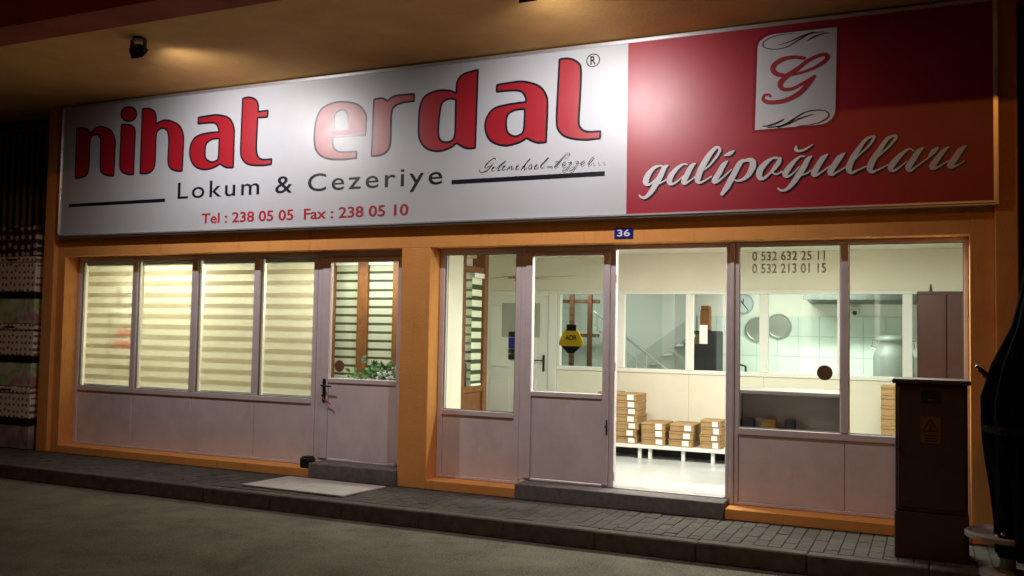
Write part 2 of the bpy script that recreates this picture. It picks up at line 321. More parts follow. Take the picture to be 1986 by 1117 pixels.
GL={'n':[[[(-9.374,3.299,1),(-9.383,3.908,1),(-9.269,3.9,0),(-9.197,3.879,0),(-9.156,3.829,1),(-9.048,3.891,0),(-8.946,3.892,0),(-8.803,3.831,0),(-8.733,3.705,0),(-8.733,3.613,0),(-8.736,3.294,1),(-8.837,3.304,0),(-8.936,3.346,0),(-8.966,3.432,0),(-8.97,3.684,0),(-8.996,3.78,0),(-9.064,3.809,0),(-9.133,3.786,0),(-9.151,3.697,0),(-9.151,3.565,0),(-9.151,3.414,0),(-9.177,3.337,0),(-9.261,3.304,0)]]],'i':[[[(-8.411,4.004,0),(-8.419,3.972,0),(-8.444,3.947,0),(-8.483,3.932,0),(-8.53,3.929,0),(-8.578,3.939,0),(-8.62,3.961,0),(-8.648,3.991,0),(-8.66,4.024,0),(-8.652,4.056,0),(-8.626,4.082,0),(-8.586,4.097,0),(-8.539,4.099,0),(-8.491,4.089,0),(-8.45,4.067,0),(-8.422,4.037,0)]],[[(-8.648,3.894,1),(-8.543,3.891,0),(-8.455,3.855,0),(-8.422,3.794,0),(-8.422,3.592,0),(-8.421,3.292,1),(-8.513,3.301,0),(-8.609,3.337,0),(-8.648,3.422,0),(-8.648,3.662,0)]]],'h':[[[(-8.321,3.298,1),(-8.323,4.057,1),(-8.221,4.052,0),(-8.13,4.008,0),(-8.102,3.933,0),(-8.103,3.857,1),(-8.01,3.893,0),(-7.891,3.884,0),(-7.747,3.815,0),(-7.682,3.703,0),(-7.675,3.561,0),(-7.681,3.291,1),(-7.793,3.304,0),(-7.872,3.35,0),(-7.898,3.432,0),(-7.898,3.647,0),(-7.92,3.757,0),(-7.981,3.803,0),(-8.052,3.793,0),(-8.092,3.733,0),(-8.093,3.552,0),(-8.097,3.39,0),(-8.137,3.32,0),(-8.219,3.294,0)]]],'a':[[[(-7.47,3.886,1),(-7.339,3.893,0),(-7.182,3.891,0),(-7.025,3.843,0),(-6.955,3.737,0),(-6.946,3.633,0),(-6.945,3.289,1),(-7.046,3.297,0),(-7.136,3.342,1),(-7.223,3.304,0),(-7.368,3.291,0),(-7.507,3.346,0),(-7.574,3.465,0),(-7.564,3.588,0),(-7.487,3.672,0),(-7.33,3.699,0),(-7.163,3.701,1),(-7.171,3.736,0),(-7.211,3.795,0),(-7.29,3.812,0),(-7.471,3.815,1)],[(-7.157,3.627,1),(-7.26,3.624,0),(-7.336,3.582,0),(-7.355,3.504,0),(-7.34,3.415,0),(-7.271,3.373,0),(-7.204,3.376,0),(-7.161,3.413,0)]]],'t':[[[(-6.844,4.048,1),(-6.751,4.052,0),(-6.66,4.014,0),(-6.626,3.951,0),(-6.627,3.883,1),(-6.49,3.884,1),(-6.496,3.814,1),(-6.629,3.817,1),(-6.633,3.644,0),(-6.634,3.474,0),(-6.608,3.391,0),(-6.543,3.353,0),(-6.423,3.352,1),(-6.425,3.295,1),(-6.551,3.29,0),(-6.722,3.309,0),(-6.814,3.366,0),(-6.848,3.454,0),(-6.848,3.66,0)]]],'e':[[[(-5.239,3.526,1),(-5.438,3.535,0),(-5.645,3.537,1),(-5.633,3.447,0),(-5.586,3.386,0),(-5.496,3.366,0),(-5.338,3.363,1),(-5.34,3.296,1),(-5.515,3.292,0),(-5.687,3.31,0),(-5.808,3.368,0),(-5.866,3.481,0),(-5.86,3.698,0),(-5.791,3.838,0),(-5.641,3.892,0),(-5.492,3.89,0),(-5.332,3.844,0),(-5.239,3.738,0),(-5.236,3.632,0)],[(-5.626,3.608,1),(-5.636,3.717,0),(-5.606,3.786,0),(-5.532,3.812,0),(-5.467,3.775,0),(-5.453,3.684,0),(-5.451,3.607,1)]]],'r':[[[(-5.154,3.302,1),(-5.142,3.886,1),(-5.044,3.889,0),(-4.982,3.854,1),(-4.892,3.898,0),(-4.669,3.899,1),(-4.671,3.826,1),(-4.81,3.821,0),(-4.899,3.789,0),(-4.931,3.713,0),(-4.934,3.452,0),(-4.958,3.357,0),(-5.037,3.31,0)]]],'d':[[[(-3.962,4.072,1),(-3.975,3.308,1),(-4.073,3.313,0),(-4.178,3.37,1),(-4.252,3.328,0),(-4.385,3.303,0),(-4.521,3.346,0),(-4.596,3.445,0),(-4.609,3.566,0),(-4.6,3.755,0),(-4.545,3.862,0),(-4.42,3.905,0),(-4.285,3.898,0),(-4.193,3.864,1),(-4.188,3.965,0),(-4.146,4.029,0),(-4.072,4.055,0)],[(-4.197,3.797,1),(-4.264,3.814,0),(-4.34,3.787,0),(-4.37,3.701,0),(-4.386,3.498,0),(-4.359,3.411,0),(-4.292,3.386,0),(-4.226,3.402,0),(-4.199,3.467,0),(-4.195,3.636,0)]]],'a2':[[[(-3.755,3.902,1),(-3.638,3.91,0),(-3.478,3.908,0),(-3.319,3.849,0),(-3.243,3.752,0),(-3.229,3.638,0),(-3.238,3.312,1),(-3.335,3.317,0),(-3.436,3.366,1),(-3.52,3.328,0),(-3.662,3.31,0),(-3.807,3.364,0),(-3.868,3.476,0),(-3.858,3.592,0),(-3.778,3.677,0),(-3.634,3.702,0),(-3.448,3.711,1),(-3.454,3.755,0),(-3.494,3.811,0),(-3.583,3.833,0),(-3.758,3.836,1)],[(-3.459,3.645,1),(-3.561,3.642,0),(-3.632,3.607,0),(-3.652,3.526,0),(-3.632,3.434,0),(-3.565,3.393,0),(-3.503,3.403,0),(-3.466,3.454,0)]]],'l':[[[(-3.116,4.082,1),(-3.023,4.079,0),(-2.938,4.036,0),(-2.903,3.96,0),(-2.907,3.706,0),(-2.917,3.485,0),(-2.895,3.419,0),(-2.836,3.383,0),(-2.707,3.377,1),(-2.71,3.311,1),(-2.868,3.311,0),(-3.019,3.341,0),(-3.105,3.403,0),(-3.135,3.502,0),(-3.128,3.774,0)]]],'plate':[[[(-1.332,3.285,1),(-1.314,3.968,1),(-1.31,4.006,0),(-1.291,4.041,0),(-1.25,4.07,0),(-1.209,4.084,0),(-1.168,4.089,1),(-0.677,4.088,1),(-0.689,3.412,1),(-0.694,3.376,0),(-0.712,3.341,0),(-0.746,3.309,0),(-0.789,3.294,0),(-0.837,3.29,1)]]]}
ST={'g1':[[(-2.127,3.024,0.0135),(-2.157,3.028,0.0163),(-2.208,3.009,0.0326),(-2.258,2.951,0.0509),(-2.275,2.896,0.0573),(-2.26,2.868,0.0297),(-2.218,2.882,0.0156),(-2.162,2.94,0.0085)],[(-2.079,3.027,0.0135),(-2.112,3.004,0.0424),(-2.145,2.934,0.0509),(-2.184,2.87,0.0517),(-2.228,2.8,0.0431),(-2.273,2.758,0.0297),(-2.307,2.754,0.0219),(-2.333,2.774,0.0141)],[(-2.161,2.869,0.0156),(-2.117,2.888,0.0141),(-2.078,2.908,0.0141)]],'a2':[[(-1.908,3.025,0.012),(-1.941,3.03,0.0156),(-1.996,2.997,0.0326),(-2.05,2.934,0.0509),(-2.061,2.88,0.0481),(-2.039,2.862,0.0248),(-1.994,2.882,0.0156),(-1.934,2.934,0.0071)],[(-1.834,3.031,0.0106),(-1.87,3.006,0.0424),(-1.907,2.938,0.0495),(-1.934,2.884,0.0502),(-1.928,2.862,0.029),(-1.89,2.877,0.0149),(-1.825,2.922,0.0099)]],'l3':[[(-1.766,2.968,0.0099),(-1.718,3.003,0.0156),(-1.66,3.069,0.0212),(-1.628,3.121,0.0233),(-1.626,3.143,0.0233),(-1.65,3.16,0.0212),(-1.687,3.131,0.0361),(-1.735,3.069,0.0495),(-1.788,2.974,0.0523),(-1.814,2.895,0.0523),(-1.803,2.864,0.029),(-1.765,2.87,0.0156),(-1.696,2.91,0.0127)]],'i4':[[(-1.559,3.034,0.0106),(-1.595,3.001,0.041),(-1.632,2.933,0.0488),(-1.669,2.876,0.0495),(-1.658,2.859,0.0262),(-1.611,2.884,0.0149),(-1.527,2.96,0.0106)],[(-1.585,3.084,0.0099),(-1.543,3.097,0.0361),(-1.507,3.119,0.0135)]],'p5':[[(-1.422,3.036,0.0198),(-1.459,3.004,0.046),(-1.51,2.911,0.0481),(-1.557,2.822,0.0488),(-1.604,2.755,0.0311)],[(-1.506,2.958,0.0099),(-1.443,3.013,0.0127),(-1.386,3.034,0.0304),(-1.35,3.018,0.0509),(-1.35,2.971,0.0559),(-1.385,2.904,0.0403),(-1.432,2.869,0.0233),(-1.479,2.861,0.0149),(-1.5,2.873,0.0106)]],'o6':[[(-1.148,3.037,0.0198),(-1.189,3.034,0.0177),(-1.245,2.995,0.0431),(-1.29,2.935,0.0545),(-1.29,2.882,0.0453),(-1.259,2.87,0.0248),(-1.208,2.909,0.017),(-1.163,2.959,0.0375),(-1.133,3.004,0.0382),(-1.126,3.03,0.0276)],[(-1.188,2.929,0.0198),(-1.173,2.905,0.0135),(-1.143,2.9,0.0141),(-1.107,2.919,0.012)]],'g7':[[(-0.929,3.034,0.0106),(-0.963,3.036,0.0141),(-1.008,3.002,0.0297),(-1.057,2.943,0.0467),(-1.082,2.897,0.0467),(-1.067,2.875,0.0226),(-1.027,2.894,0.0135),(-0.968,2.953,0.0071)],[(-0.872,3.033,0.0092),(-0.904,3.006,0.041),(-0.938,2.941,0.0467),(-0.978,2.881,0.0467),(-1.022,2.816,0.0396),(-1.067,2.771,0.0255),(-1.112,2.76,0.0198),(-1.14,2.78,0.0149)],[(-0.996,3.118,0.0198),(-0.996,3.095,0.0297),(-0.973,3.083,0.0198),(-0.929,3.091,0.017),(-0.865,3.128,0.0085)],[(-0.953,2.88,0.012),(-0.914,2.893,0.0127),(-0.874,2.917,0.0113)]],'u8':[[(-0.748,3.04,0.0099),(-0.787,3.009,0.0438),(-0.83,2.94,0.0481),(-0.855,2.89,0.0488),(-0.84,2.873,0.0248),(-0.796,2.897,0.0127),(-0.729,2.944,0.0127)],[(-0.614,3.044,0.0078),(-0.657,3.006,0.046),(-0.7,2.943,0.0481),(-0.728,2.893,0.0481),(-0.714,2.872,0.024),(-0.676,2.89,0.0141),(-0.609,2.927,0.0113)]],'l9':[[(-0.538,2.984,0.0078),(-0.497,3.031,0.0127),(-0.441,3.082,0.0177),(-0.401,3.139,0.0205),(-0.393,3.161,0.017),(-0.411,3.162,0.0156),(-0.456,3.143,0.0248),(-0.507,3.075,0.0361),(-0.553,3.001,0.046),(-0.584,2.921,0.0488),(-0.569,2.881,0.029),(-0.523,2.895,0.0149),(-0.457,2.924,0.0113)]],'l10':[[(-0.386,2.975,0.0078),(-0.336,3.026,0.0127),(-0.281,3.077,0.0177),(-0.241,3.128,0.0226),(-0.231,3.154,0.0205),(-0.256,3.156,0.0184),(-0.301,3.132,0.0311),(-0.356,3.049,0.0382),(-0.401,2.976,0.0481),(-0.426,2.912,0.0502),(-0.411,2.878,0.0283),(-0.366,2.892,0.0141),(-0.296,2.926,0.0099)]],'a11':[[(-0.104,3.027,0.0099),(-0.133,3.045,0.0127),(-0.177,3.021,0.0248),(-0.236,2.96,0.0453),(-0.271,2.908,0.0481),(-0.256,2.878,0.0248),(-0.212,2.899,0.0127),(-0.158,2.945,0.0078)],[(-0.033,3.047,0.0071),(-0.07,3.02,0.0396),(-0.109,2.958,0.0446),(-0.143,2.901,0.0474),(-0.128,2.873,0.0248),(-0.084,2.903,0.012),(0.027,2.987,0.0099)]],'r12':[[(0.005,2.977,0.0149),(0.037,3.013,0.041),(0.07,3.042,0.0099)],[(0.146,3.043,0.0071),(0.103,3.008,0.0347),(0.06,2.947,0.0424),(0.027,2.896,0.0439),(0.041,2.88,0.0219),(0.084,2.898,0.012),(0.141,2.932,0.0099)]],'dotless13':[[(0.268,3.042,0.0078),(0.226,3.011,0.0431),(0.184,2.945,0.046),(0.155,2.899,0.0467),(0.169,2.883,0.0219),(0.216,2.901,0.0099),(0.254,2.925,0.0057)]],'G':[[(-0.935,3.856,0.0297),(-1.014,3.874,0.0297),(-1.104,3.865,0.0389),(-1.171,3.829,0.0439),(-1.185,3.784,0.0439),(-1.148,3.742,0.0389),(-1.067,3.729,0.0262),(-0.961,3.737,0.0219),(-0.855,3.768,0.024),(-0.777,3.811,0.0361),(-0.749,3.845,0.0375),(-0.769,3.87,0.0304),(-0.829,3.863,0.0297),(-0.908,3.83,0.0318),(-0.987,3.773,0.0361),(-1.067,3.725,0.0431),(-1.121,3.674,0.0453),(-1.125,3.637,0.0389),(-1.094,3.61,0.0332),(-1.031,3.609,0.0276),(-0.943,3.647,0.0262),(-0.851,3.699,0.0191)],[(-0.855,3.694,0.0297),(-0.899,3.643,0.0431),(-0.96,3.575,0.0431),(-1.049,3.527,0.0396),(-1.138,3.508,0.0354),(-1.229,3.514,0.0361),(-1.265,3.541,0.0283),(-1.256,3.574,0.0219),(-1.22,3.575,0.0219),(-1.206,3.56,0.0177)]],'swirl':[[(-1.015,4.077,0.0028),(-1.159,4.073,0.0057),(-1.249,4.041,0.0078),(-1.269,4.006,0.0085),(-1.24,3.974,0.0071),(-1.158,3.958,0.0057),(-1.068,3.969,0.0071),(-0.979,4.015,0.0113),(-0.891,4.056,0.0092),(-0.778,4.061,0.0042)],[(-1.14,3.991,0.0028),(-1.05,4.009,0.0085),(-0.944,4.048,0.0106),(-0.856,4.07,0.0057)],[(-0.909,4.002,0.005),(-0.856,4.028,0.0127),(-0.778,4.047,0.0078),(-0.734,4.044,0.0028)],[(-0.986,3.292,0.0036),(-0.845,3.301,0.005),(-0.759,3.336,0.0078),(-0.74,3.371,0.0085),(-0.768,3.401,0.0064),(-0.846,3.414,0.0064),(-0.933,3.401,0.0071),(-1.021,3.352,0.012),(-1.11,3.308,0.0099),(-1.228,3.298,0.005)],[(-0.863,3.381,0.0028),(-0.951,3.36,0.0092),(-1.057,3.318,0.0106),(-1.146,3.292,0.0057)],[(-1.093,3.362,0.0042),(-1.146,3.334,0.012),(-1.228,3.312,0.0085),(-1.273,3.314,0.0028)]],'slogan':[[(-3.758,3.183,0.0082),(-3.762,3.196,0.0087),(-3.787,3.191,0.0077),(-3.825,3.164,0.0107),(-3.857,3.134,0.0102),(-3.867,3.115,0.0092),(-3.853,3.107,0.0051),(-3.824,3.119,0.0046),(-3.796,3.133,0.0051),(-3.772,3.155,0.0036)],[(-3.785,3.129,0.0036),(-3.81,3.111,0.0097),(-3.835,3.087,0.0092),(-3.867,3.072,0.0077),(-3.906,3.066,0.0051),(-3.924,3.082,0.0081),(-3.926,3.09,0.0107)],[(-3.795,3.091,0.0031),(-3.774,3.103,0.0046),(-3.764,3.11,0.0041),(-3.778,3.11,0.0056),(-3.79,3.091,0.0082),(-3.784,3.073,0.0046),(-3.763,3.083,0.0036)],[(-3.749,3.092,0.0036),(-3.693,3.134,0.0046),(-3.648,3.163,0.0077)],[(-3.648,3.163,0.0077),(-3.672,3.142,0.0087),(-3.707,3.112,0.0082),(-3.726,3.081,0.0082),(-3.717,3.074,0.0046),(-3.696,3.085,0.0036)],[(-3.678,3.094,0.0071),(-3.65,3.115,0.0046),(-3.664,3.116,0.0046),(-3.678,3.091,0.0082),(-3.674,3.075,0.0046),(-3.646,3.083,0.0031)],[(-3.632,3.075,0.0056),(-3.604,3.106,0.0066)],[(-3.607,3.084,0.0041),(-3.594,3.102,0.0046),(-3.576,3.108,0.0056),(-3.586,3.086,0.0056),(-3.583,3.076,0.0046),(-3.558,3.09,0.0031)],[(-3.544,3.083,0.0031),(-3.51,3.113,0.0036),(-3.524,3.111,0.0046),(-3.538,3.089,0.0087),(-3.53,3.074,0.0051),(-3.503,3.087,0.0036)],[(-3.394,3.17,0.0077),(-3.427,3.134,0.0066),(-3.482,3.07,0.0066)],[(-3.468,3.095,0.0046),(-3.441,3.109,0.0061),(-3.451,3.091,0.0056),(-3.447,3.071,0.0061),(-3.426,3.083,0.0031)],[(-3.413,3.082,0.0036),(-3.382,3.115,0.0046),(-3.372,3.092,0.0087),(-3.382,3.074,0.0056),(-3.406,3.077,0.0046)],[(-3.347,3.085,0.0041),(-3.317,3.108,0.0036),(-3.331,3.106,0.0046),(-3.344,3.085,0.0077),(-3.337,3.071,0.0051),(-3.3,3.085,0.0036)],[(-3.205,3.17,0.0066),(-3.231,3.143,0.0077),(-3.274,3.105,0.0081),(-3.285,3.088,0.0066),(-3.269,3.076,0.0036),(-3.238,3.089,0.0031)],[(-3.219,3.077,0.0046),(-3.191,3.084,0.0061),(-3.164,3.073,0.0051)],[(-3.042,3.146,0.0031),(-3.0,3.179,0.0041),(-3.004,3.198,0.0036),(-3.031,3.189,0.0046),(-3.076,3.144,0.0081),(-3.114,3.103,0.0092),(-3.145,3.08,0.0066),(-3.129,3.075,0.0041),(-3.106,3.081,0.0031)],[(-3.138,3.123,0.0046),(-3.099,3.124,0.0046)],[(-3.064,3.086,0.0036),(-3.03,3.111,0.0036),(-3.045,3.114,0.0036),(-3.064,3.097,0.0077),(-3.06,3.078,0.0051),(-3.029,3.084,0.0031)],[(-3.007,3.104,0.0041),(-2.976,3.109,0.0081),(-2.991,3.089,0.0046),(-3.002,3.071,0.0061),(-3.021,3.047,0.0071),(-3.036,3.034,0.0046),(-3.059,3.031,0.0041),(-3.056,3.049,0.0036),(-3.014,3.072,0.0031)],[(-2.942,3.107,0.0041),(-2.908,3.112,0.0066),(-2.923,3.085,0.0052),(-2.941,3.061,0.0066),(-2.967,3.033,0.0061),(-2.99,3.027,0.0041),(-2.99,3.045,0.0031),(-2.945,3.068,0.0031)],[(-2.889,3.086,0.0041),(-2.847,3.112,0.0036),(-2.866,3.11,0.0041),(-2.885,3.09,0.0077),(-2.873,3.078,0.0041),(-2.847,3.091,0.0031)],[(-2.762,3.146,0.0066),(-2.788,3.119,0.0081),(-2.813,3.089,0.0077),(-2.809,3.078,0.0041),(-2.783,3.091,0.0031)],[(-2.765,3.08,0.0077),(-2.757,3.081,0.0071)],[(-2.714,3.082,0.0071),(-2.707,3.083,0.0071)],[(-2.666,3.081,0.0077),(-2.659,3.082,0.0077)]]}

# ================================================================ GROUND
bm=bmesh.new(); v=[bm.verts.new(p) for p in ((-60,-60,-.15),(60,-60,-.15),(60,60,-.15),(-60,60,-.15))]; bm.faces.new(v)
tag(obj('road',bm,road_m,origin=(0,0,-.15)),kind='structure')
pav=tag(box('pavement',-16,6,-.86,.045,-.14,-.012,bed_m,origin=(0,0,0),bev=0),kind='structure')
# kerb stones
x=-16.0; k=0
kme=None
while x<6:
    b=bmesh.new(); bx(b,0.0015,.7985,-.985,-.864,-.15,.0,.010)
    if kme is None:
        o=obj('kerb_stone',b,kerb_m,pav); kme=o.data; o.location.x=x
    else:
        b.free(); o=bpy.data.objects.new('kerb_stone',kme); COL.objects.link(o); o.parent=pav; o.location.x=x
    o.location.z=random.uniform(-.003,.003); o.location.y=random.uniform(-.004,.004)
    x+=.8
# concrete pavers: 0.2 x 0.1, running bond at right angles to the kerb
pmes=[]
for pm in paver_ms:
    b=bmesh.new(); bx(b,-.0475,.0475,-.0965,.0965,-.05,0,.004); me=bpy.data.meshes.new('paver'); b.to_mesh(me); b.free(); me.materials.append(pm); pmes.append(me)
spots=[]
for i in range(220):
    px=-15.95+i*.1
    for k in range(5 if i%2==0 else 5):
        # (x, y, scale in y): whole pavers with half pavers at alternate ends
        if i%2==0: spots.append((px,-.76+k*.2,1) if k<4 else (px,-.01,.5))
        else: spots.append((px,-.81,.5) if k==0 else (px,-.66+(k-1)*.2,1))
near=sorted([s for s in spots if -6.5<s[0]<.6],key=lambda s:-s[0])[:300]; ns=set(near)
for (px,py,sy_) in near:
    o=bpy.data.objects.new('paver',random.choice(pmes)); COL.objects.link(o); o.parent=pav
    o.scale.y=sy_*(1 if sy_==1 else .98); o.location=(px,py,random.uniform(-.003,.0015)); o.rotation_euler=(random.uniform(-.012,.012),random.uniform(-.015,.015),random.uniform(-.012,.012))
bm=bmesh.new()
for (px,py,sy_) in spots:
    if (px,py,sy_) in ns: continue
    dz=random.uniform(-.003,.0015); bx(bm,px-.0475,px+.0475,py-.0965*sy_,py+.0965*sy_,-.05,dz,0,random.randrange(4))
tag(obj('paver_field',bm,paver_ms,pav),kind='stuff')
# ================================================================ SHOP BUILDING
B=empty('shop_building',(-4.6,0,0),'orange plastered shop front with two glazed bays under a deep soffit','building')
ZL=2.37; ZS=4.20; FY=.2
box('wall',-9.61,-4.83,.0,.30,ZL,ZS,wall_m,B,0); 
box('wall',-4.83,-4.50,.001,.30,ZL,ZS,wall_m,B,0)
box('wall',-4.50,.292,.0,.30,ZL,ZS,wall_m,B,0)
box('wall',-9.74,-9.61,.0,.30,0,ZS,wall_m,B,.004)
box('wall',.292,.46,.0,.30,0,ZS,wall_m,B,.004)
box('pilaster',-9.93,-9.742,-.05,.30,0,ZS,wall_m,B,.008)
box('pilaster',.462,.62,-.06,.30,0,ZS,wall_m,B,.008)
box('pillar',-4.83,-4.50,.0,.30,0,ZL-.002,wall_m,B,.006)
for a,b in ((-9.61,-5.885),(-4.498,-3.53),(-1.585,.29)):
    box('plinth',a,b,-.012,.30,0,.092,wall_m,B,.006)
box('door_step',-5.882,-4.832,-.03,.32,0,.155,step_m,B,.006)
box('door_step',-3.528,-1.588,-.035,.32,0,.14,step_m,B,.006)
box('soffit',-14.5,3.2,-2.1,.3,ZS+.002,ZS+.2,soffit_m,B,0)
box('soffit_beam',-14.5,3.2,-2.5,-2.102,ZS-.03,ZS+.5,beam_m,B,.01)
box('upper_storey_wall',-14.5,3.2,-2.3,.6,ZS+.55,ZS+3.2,wall_m,B,0)
# thin cornice line between sign and soffit
# ---- glazing helpers
def pane(x0,x1,z0,z1,parent,y=FY+.035): return box('pane',x0,x1,y,y+.006,z0,z1,glass_m,parent,0)
FD=.07
def frame(name,x0,x1,z0,z1,parent,w=.05,y=FY,bot=None):
    bot=w if bot is None else bot
    return boxes(name,[(x0,x0+w,y,y+FD,z0,z1),(x1-w,x1,y,y+FD,z0,z1),(x0+w,x1-w,y,y+FD,z1-w,z1),(x0+w,x1-w,y,y+FD,z0,z0+bot)],frame_m,parent,.004)
def seal(x0,x1,z0,z1,parent,y=FY):
    t=.007
    return boxes('glazing_bead',[(x0,x0+t,y+.012,y+.034,z0,z1),(x1-t,x1,y+.012,y+.034,z0,z1),(x0+t,x1-t,y+.012,y+.034,z1-t,z1),(x0+t,x1-t,y+.012,y+.034,z0,z0+t)],grey_seal,parent,0)
# ---- left bay: four-light window over a white panel
W1=frame('window',-9.608,-5.995,.094,2.366,B,.055,bot=.03); tag(W1,'four-light window with striped blinds over a white panel')
LM=[(-8.698,-8.615),(-7.771,-7.678),(-6.862,-6.776)]
for a,b in LM: box('mullion',a,b,FY-.004,FY+.075,.80,2.311,frame_m,W1,.005)
box('window_rail',-9.553,-6.05,FY-.006,FY+.08,.745,.80,frame_m,W1,.005)
ex=[-9.553]+[q for p in LM for q in p]+[-6.05]
for i in range(0,8,2):
    pane(ex[i]+.001,ex[i+1]-.001,.801,2.31,W1); seal(ex[i],ex[i+1],.80,2.311,W1)
px=[-9.553,-8.657,-7.725,-6.82,-6.05]
for a,b in zip(px[:-1],px[1:]): box('panel',a+.002,b-.002,FY+.012,FY+.05,.125,.744,panel_m,W1,.004)
box('light_stop',-9.553,-6.05,FY+.051,FY+.066,.1245,.744,frame_m,W1,0)  # added sheet that stops room light leaking through the panel joints
# ---- left door
D1=frame('door',-5.990,-4.835,.157,2.366,B,.06,bot=.02); tag(D1,'white door with glazed upper half and black lever handle')
box('door_stile',-5.928,-5.825,FY-.012,FY+.05,.18,2.304,frame_m,D1,.005)
box('door_stile',-4.985,-4.897,FY-.012,FY+.05,.18,2.304,frame_m,D1,.005)
box('door_rail',-5.823,-4.987,FY-.011,FY+.05,.98,1.03,frame_m,D1,.005)
box('door_rail',-5.823,-4.987,FY-.011,FY+.05,2.25,2.303,frame_m,D1,.005)
box('panel',-5.823,-4.987,FY+.004,FY+.045,.185,.978,panel_m,D1,.004)
box('pane',-5.822,-4.988,FY+.02,FY+.026,1.031,2.249,glass_m,D1,0)
hb=bmesh.new(); bx(hb,-5.885,-5.845,FY-.024,FY-.012,.77,1.02,.006); cyl(hb,(-5.865,FY-.02,.95),(-5.865,FY-.07,.95),.011); cyl(hb,(-5.865,FY-.065,.95),(-5.745,FY-.065,.945),.010,.008)
cyl(hb,(-5.865,FY-.022,.84),(-5.865,FY-.045,.84),.014)
obj('handle',hb,black_m,D1)
tube('key_strap',[(-5.865,FY-.045,.835),(-5.84,FY-.05,.80),(-5.80,FY-.05,.785),(-5.76,FY-.05,.76)],.008,red_cable,D1)
def sticker(name,x,z,r,y,parent):
    b=bmesh.new(); cyl(b,(x,y,z),(x,y-.0025,z),r,n=28); return obj(name,b,brown_st,parent)
sticker('round_sticker',-5.70,1.16,.062,FY+.019,D1)
# ---- right bay
W2=frame('window',-4.498,-3.60,.094,2.366,B,.055,bot=.03); tag(W2,'narrow white framed shop window beside the orange pillar')
box('window_rail',-4.443,-3.655,FY-.006,FY+.08,.72,.772,frame_m,W2,.005)
pane(-4.442,-3.656,.773,2.31,W2); seal(-4.443,-3.655,.772,2.311,W2)
box('panel',-4.441,-3.657,FY+.012,FY+.05,.125,.718,panel_m,W2,.004)
D2=frame('door',-3.598,-2.64,.142,2.366,B,.05,bot=.015); tag(D2,'closed white half-glazed door leaf')
box('door_stile',-3.546,-3.475,FY-.012,FY+.05,.16,2.314,frame_m,D2,.005)
box('door_stile',-2.757,-2.692,FY-.012,FY+.05,.16,2.314,frame_m,D2,.005)
box('door_rail',-3.473,-2.759,FY-.011,FY+.05,.945,.992,frame_m,D2,.005)
box('door_rail',-3.473,-2.759,FY-.011,FY+.05,2.275,2.313,frame_m,D2,.005)
box('panel',-3.473,-2.759,FY+.004,FY+.045,.165,.943,panel_m,D2,.004)
box('pane',-3.472,-2.760,FY+.02,FY+.026,.993,2.274,glass_m,D2,0)
lk=bmesh.new(); bx(lk,-2.715,-2.70,FY-.022,FY-.012,.62,.76,.003); cyl(lk,(-2.707,FY-.02,.70),(-2.707,FY-.045,.70),.012); obj('lock',lk,metal_d,D2)
for z in (.25,1.25,2.05):
    hg=bmesh.new(); cyl(hg,(-2.634,FY-.012,z-.04),(-2.634,FY-.012,z+.04),.009); obj('hinge',hg,frame_m,D2)
# open doorway: only its head and posts, the leaf slid away behind the right-hand light
D3=boxes('door',[(-2.638,-1.626,FY,FY+FD,2.325,2.366)],frame_m,B,.004); tag(D3,'open doorway into the lit shop')
box('door_post',-1.624,-1.590,FY-.004,FY+.16,.142,2.366,frame_m,D3,.006)
box('door_post',-1.588,-1.548,FY-.016,FY+.07,.094,2.366,frame_m,D3,.006)
box('threshold_strip',-2.63,-1.63,FY-.02,FY+.1,.141,.152,alu_m,D3,.003)
W3=frame('window',-1.546,.290,.094,2.366,B,.035,bot=.03); tag(W3,'two-light shop window with telephone numbers lettered on its glass')
box('mullion',-.673,-.608,FY-.012,FY+.09,.762,2.33,frame_m,W3,.006)
box('window_rail',-1.51,.254,FY-.006,FY+.08,.70,.76,frame_m,W3,.005)
pane(-1.51,-.674,.761,2.33,W3); seal(-1.511,-.673,.76,2.331,W3)
pane(-.607,.254,.761,2.33,W3); seal(-.608,.255,.76,2.331,W3)
for a,b in ((-1.509,-.64),(-.636,.253)): box('panel',a,b,FY+.012,FY+.05,.125,.698,panel_m,W3,.004)
box('light_stop',-1.511,.255,FY+.051,FY+.066,.1245,.699,frame_m,W3,0)  # same added light stop behind the right-hand panels
text('phone_number','0 532 632 25 11',-1.405,-.80,2.205,2.285,FY+.033,text_olive,W3,bold=.012,space=1.05)
text('phone_number','0 532 213 01 15',-1.405,-.79,2.095,2.178,FY+.033,text_olive,W3,bold=.012,space=1.05)
sticker('round_sticker',-.80,1.258,.064,FY+.034,W3)
# ================================================================ SIGN
S=empty('shop_sign',(-4.57,-.1,2.58),'long flat shop sign, white and red panels with large red lettering','sign')
SX0,SXM,SX1,SZ0,SZ1=-9.594,-2.454,.453,2.613,4.155
box('sign_panel',SX0,SXM,-.10,-.085,SZ0,SZ1,sign_white,S,0)
tag(box('sign_panel',SXM+.0005,SX1,-.10,-.085,SZ0,SZ1,sign_red,S,0),'deep red right-hand sign panel with white crest')
box('sign_back',SX0+.01,SX1-.01,-.084,-.002,SZ0+.01,SZ1-.01,alu_m,S,0)
fr=.033
def rail(n,x0,x1,z0,z1): 
    b=bmesh.new(); bx(b,x0,x1,-.125,-.004,z0,z1,0); bmesh.ops.bevel(b,geom=[e for e in b.edges if all(v.co.y<-.1 for v in e.verts)],offset=.015,segments=4,affect='EDGES'); return obj(n,b,alu_m,S)
rail('frame_rail',SX0-fr,SX1+fr,SZ0-fr,SZ0-.0005); rail('frame_rail',SX0-fr,SX1+fr,SZ1+.0005,SZ1+fr)
rail('frame_rail',SX0-fr,SX0-.0005,SZ0,SZ1); rail('frame_rail',SX1+.0005,SX1+fr,SZ0,SZ1)
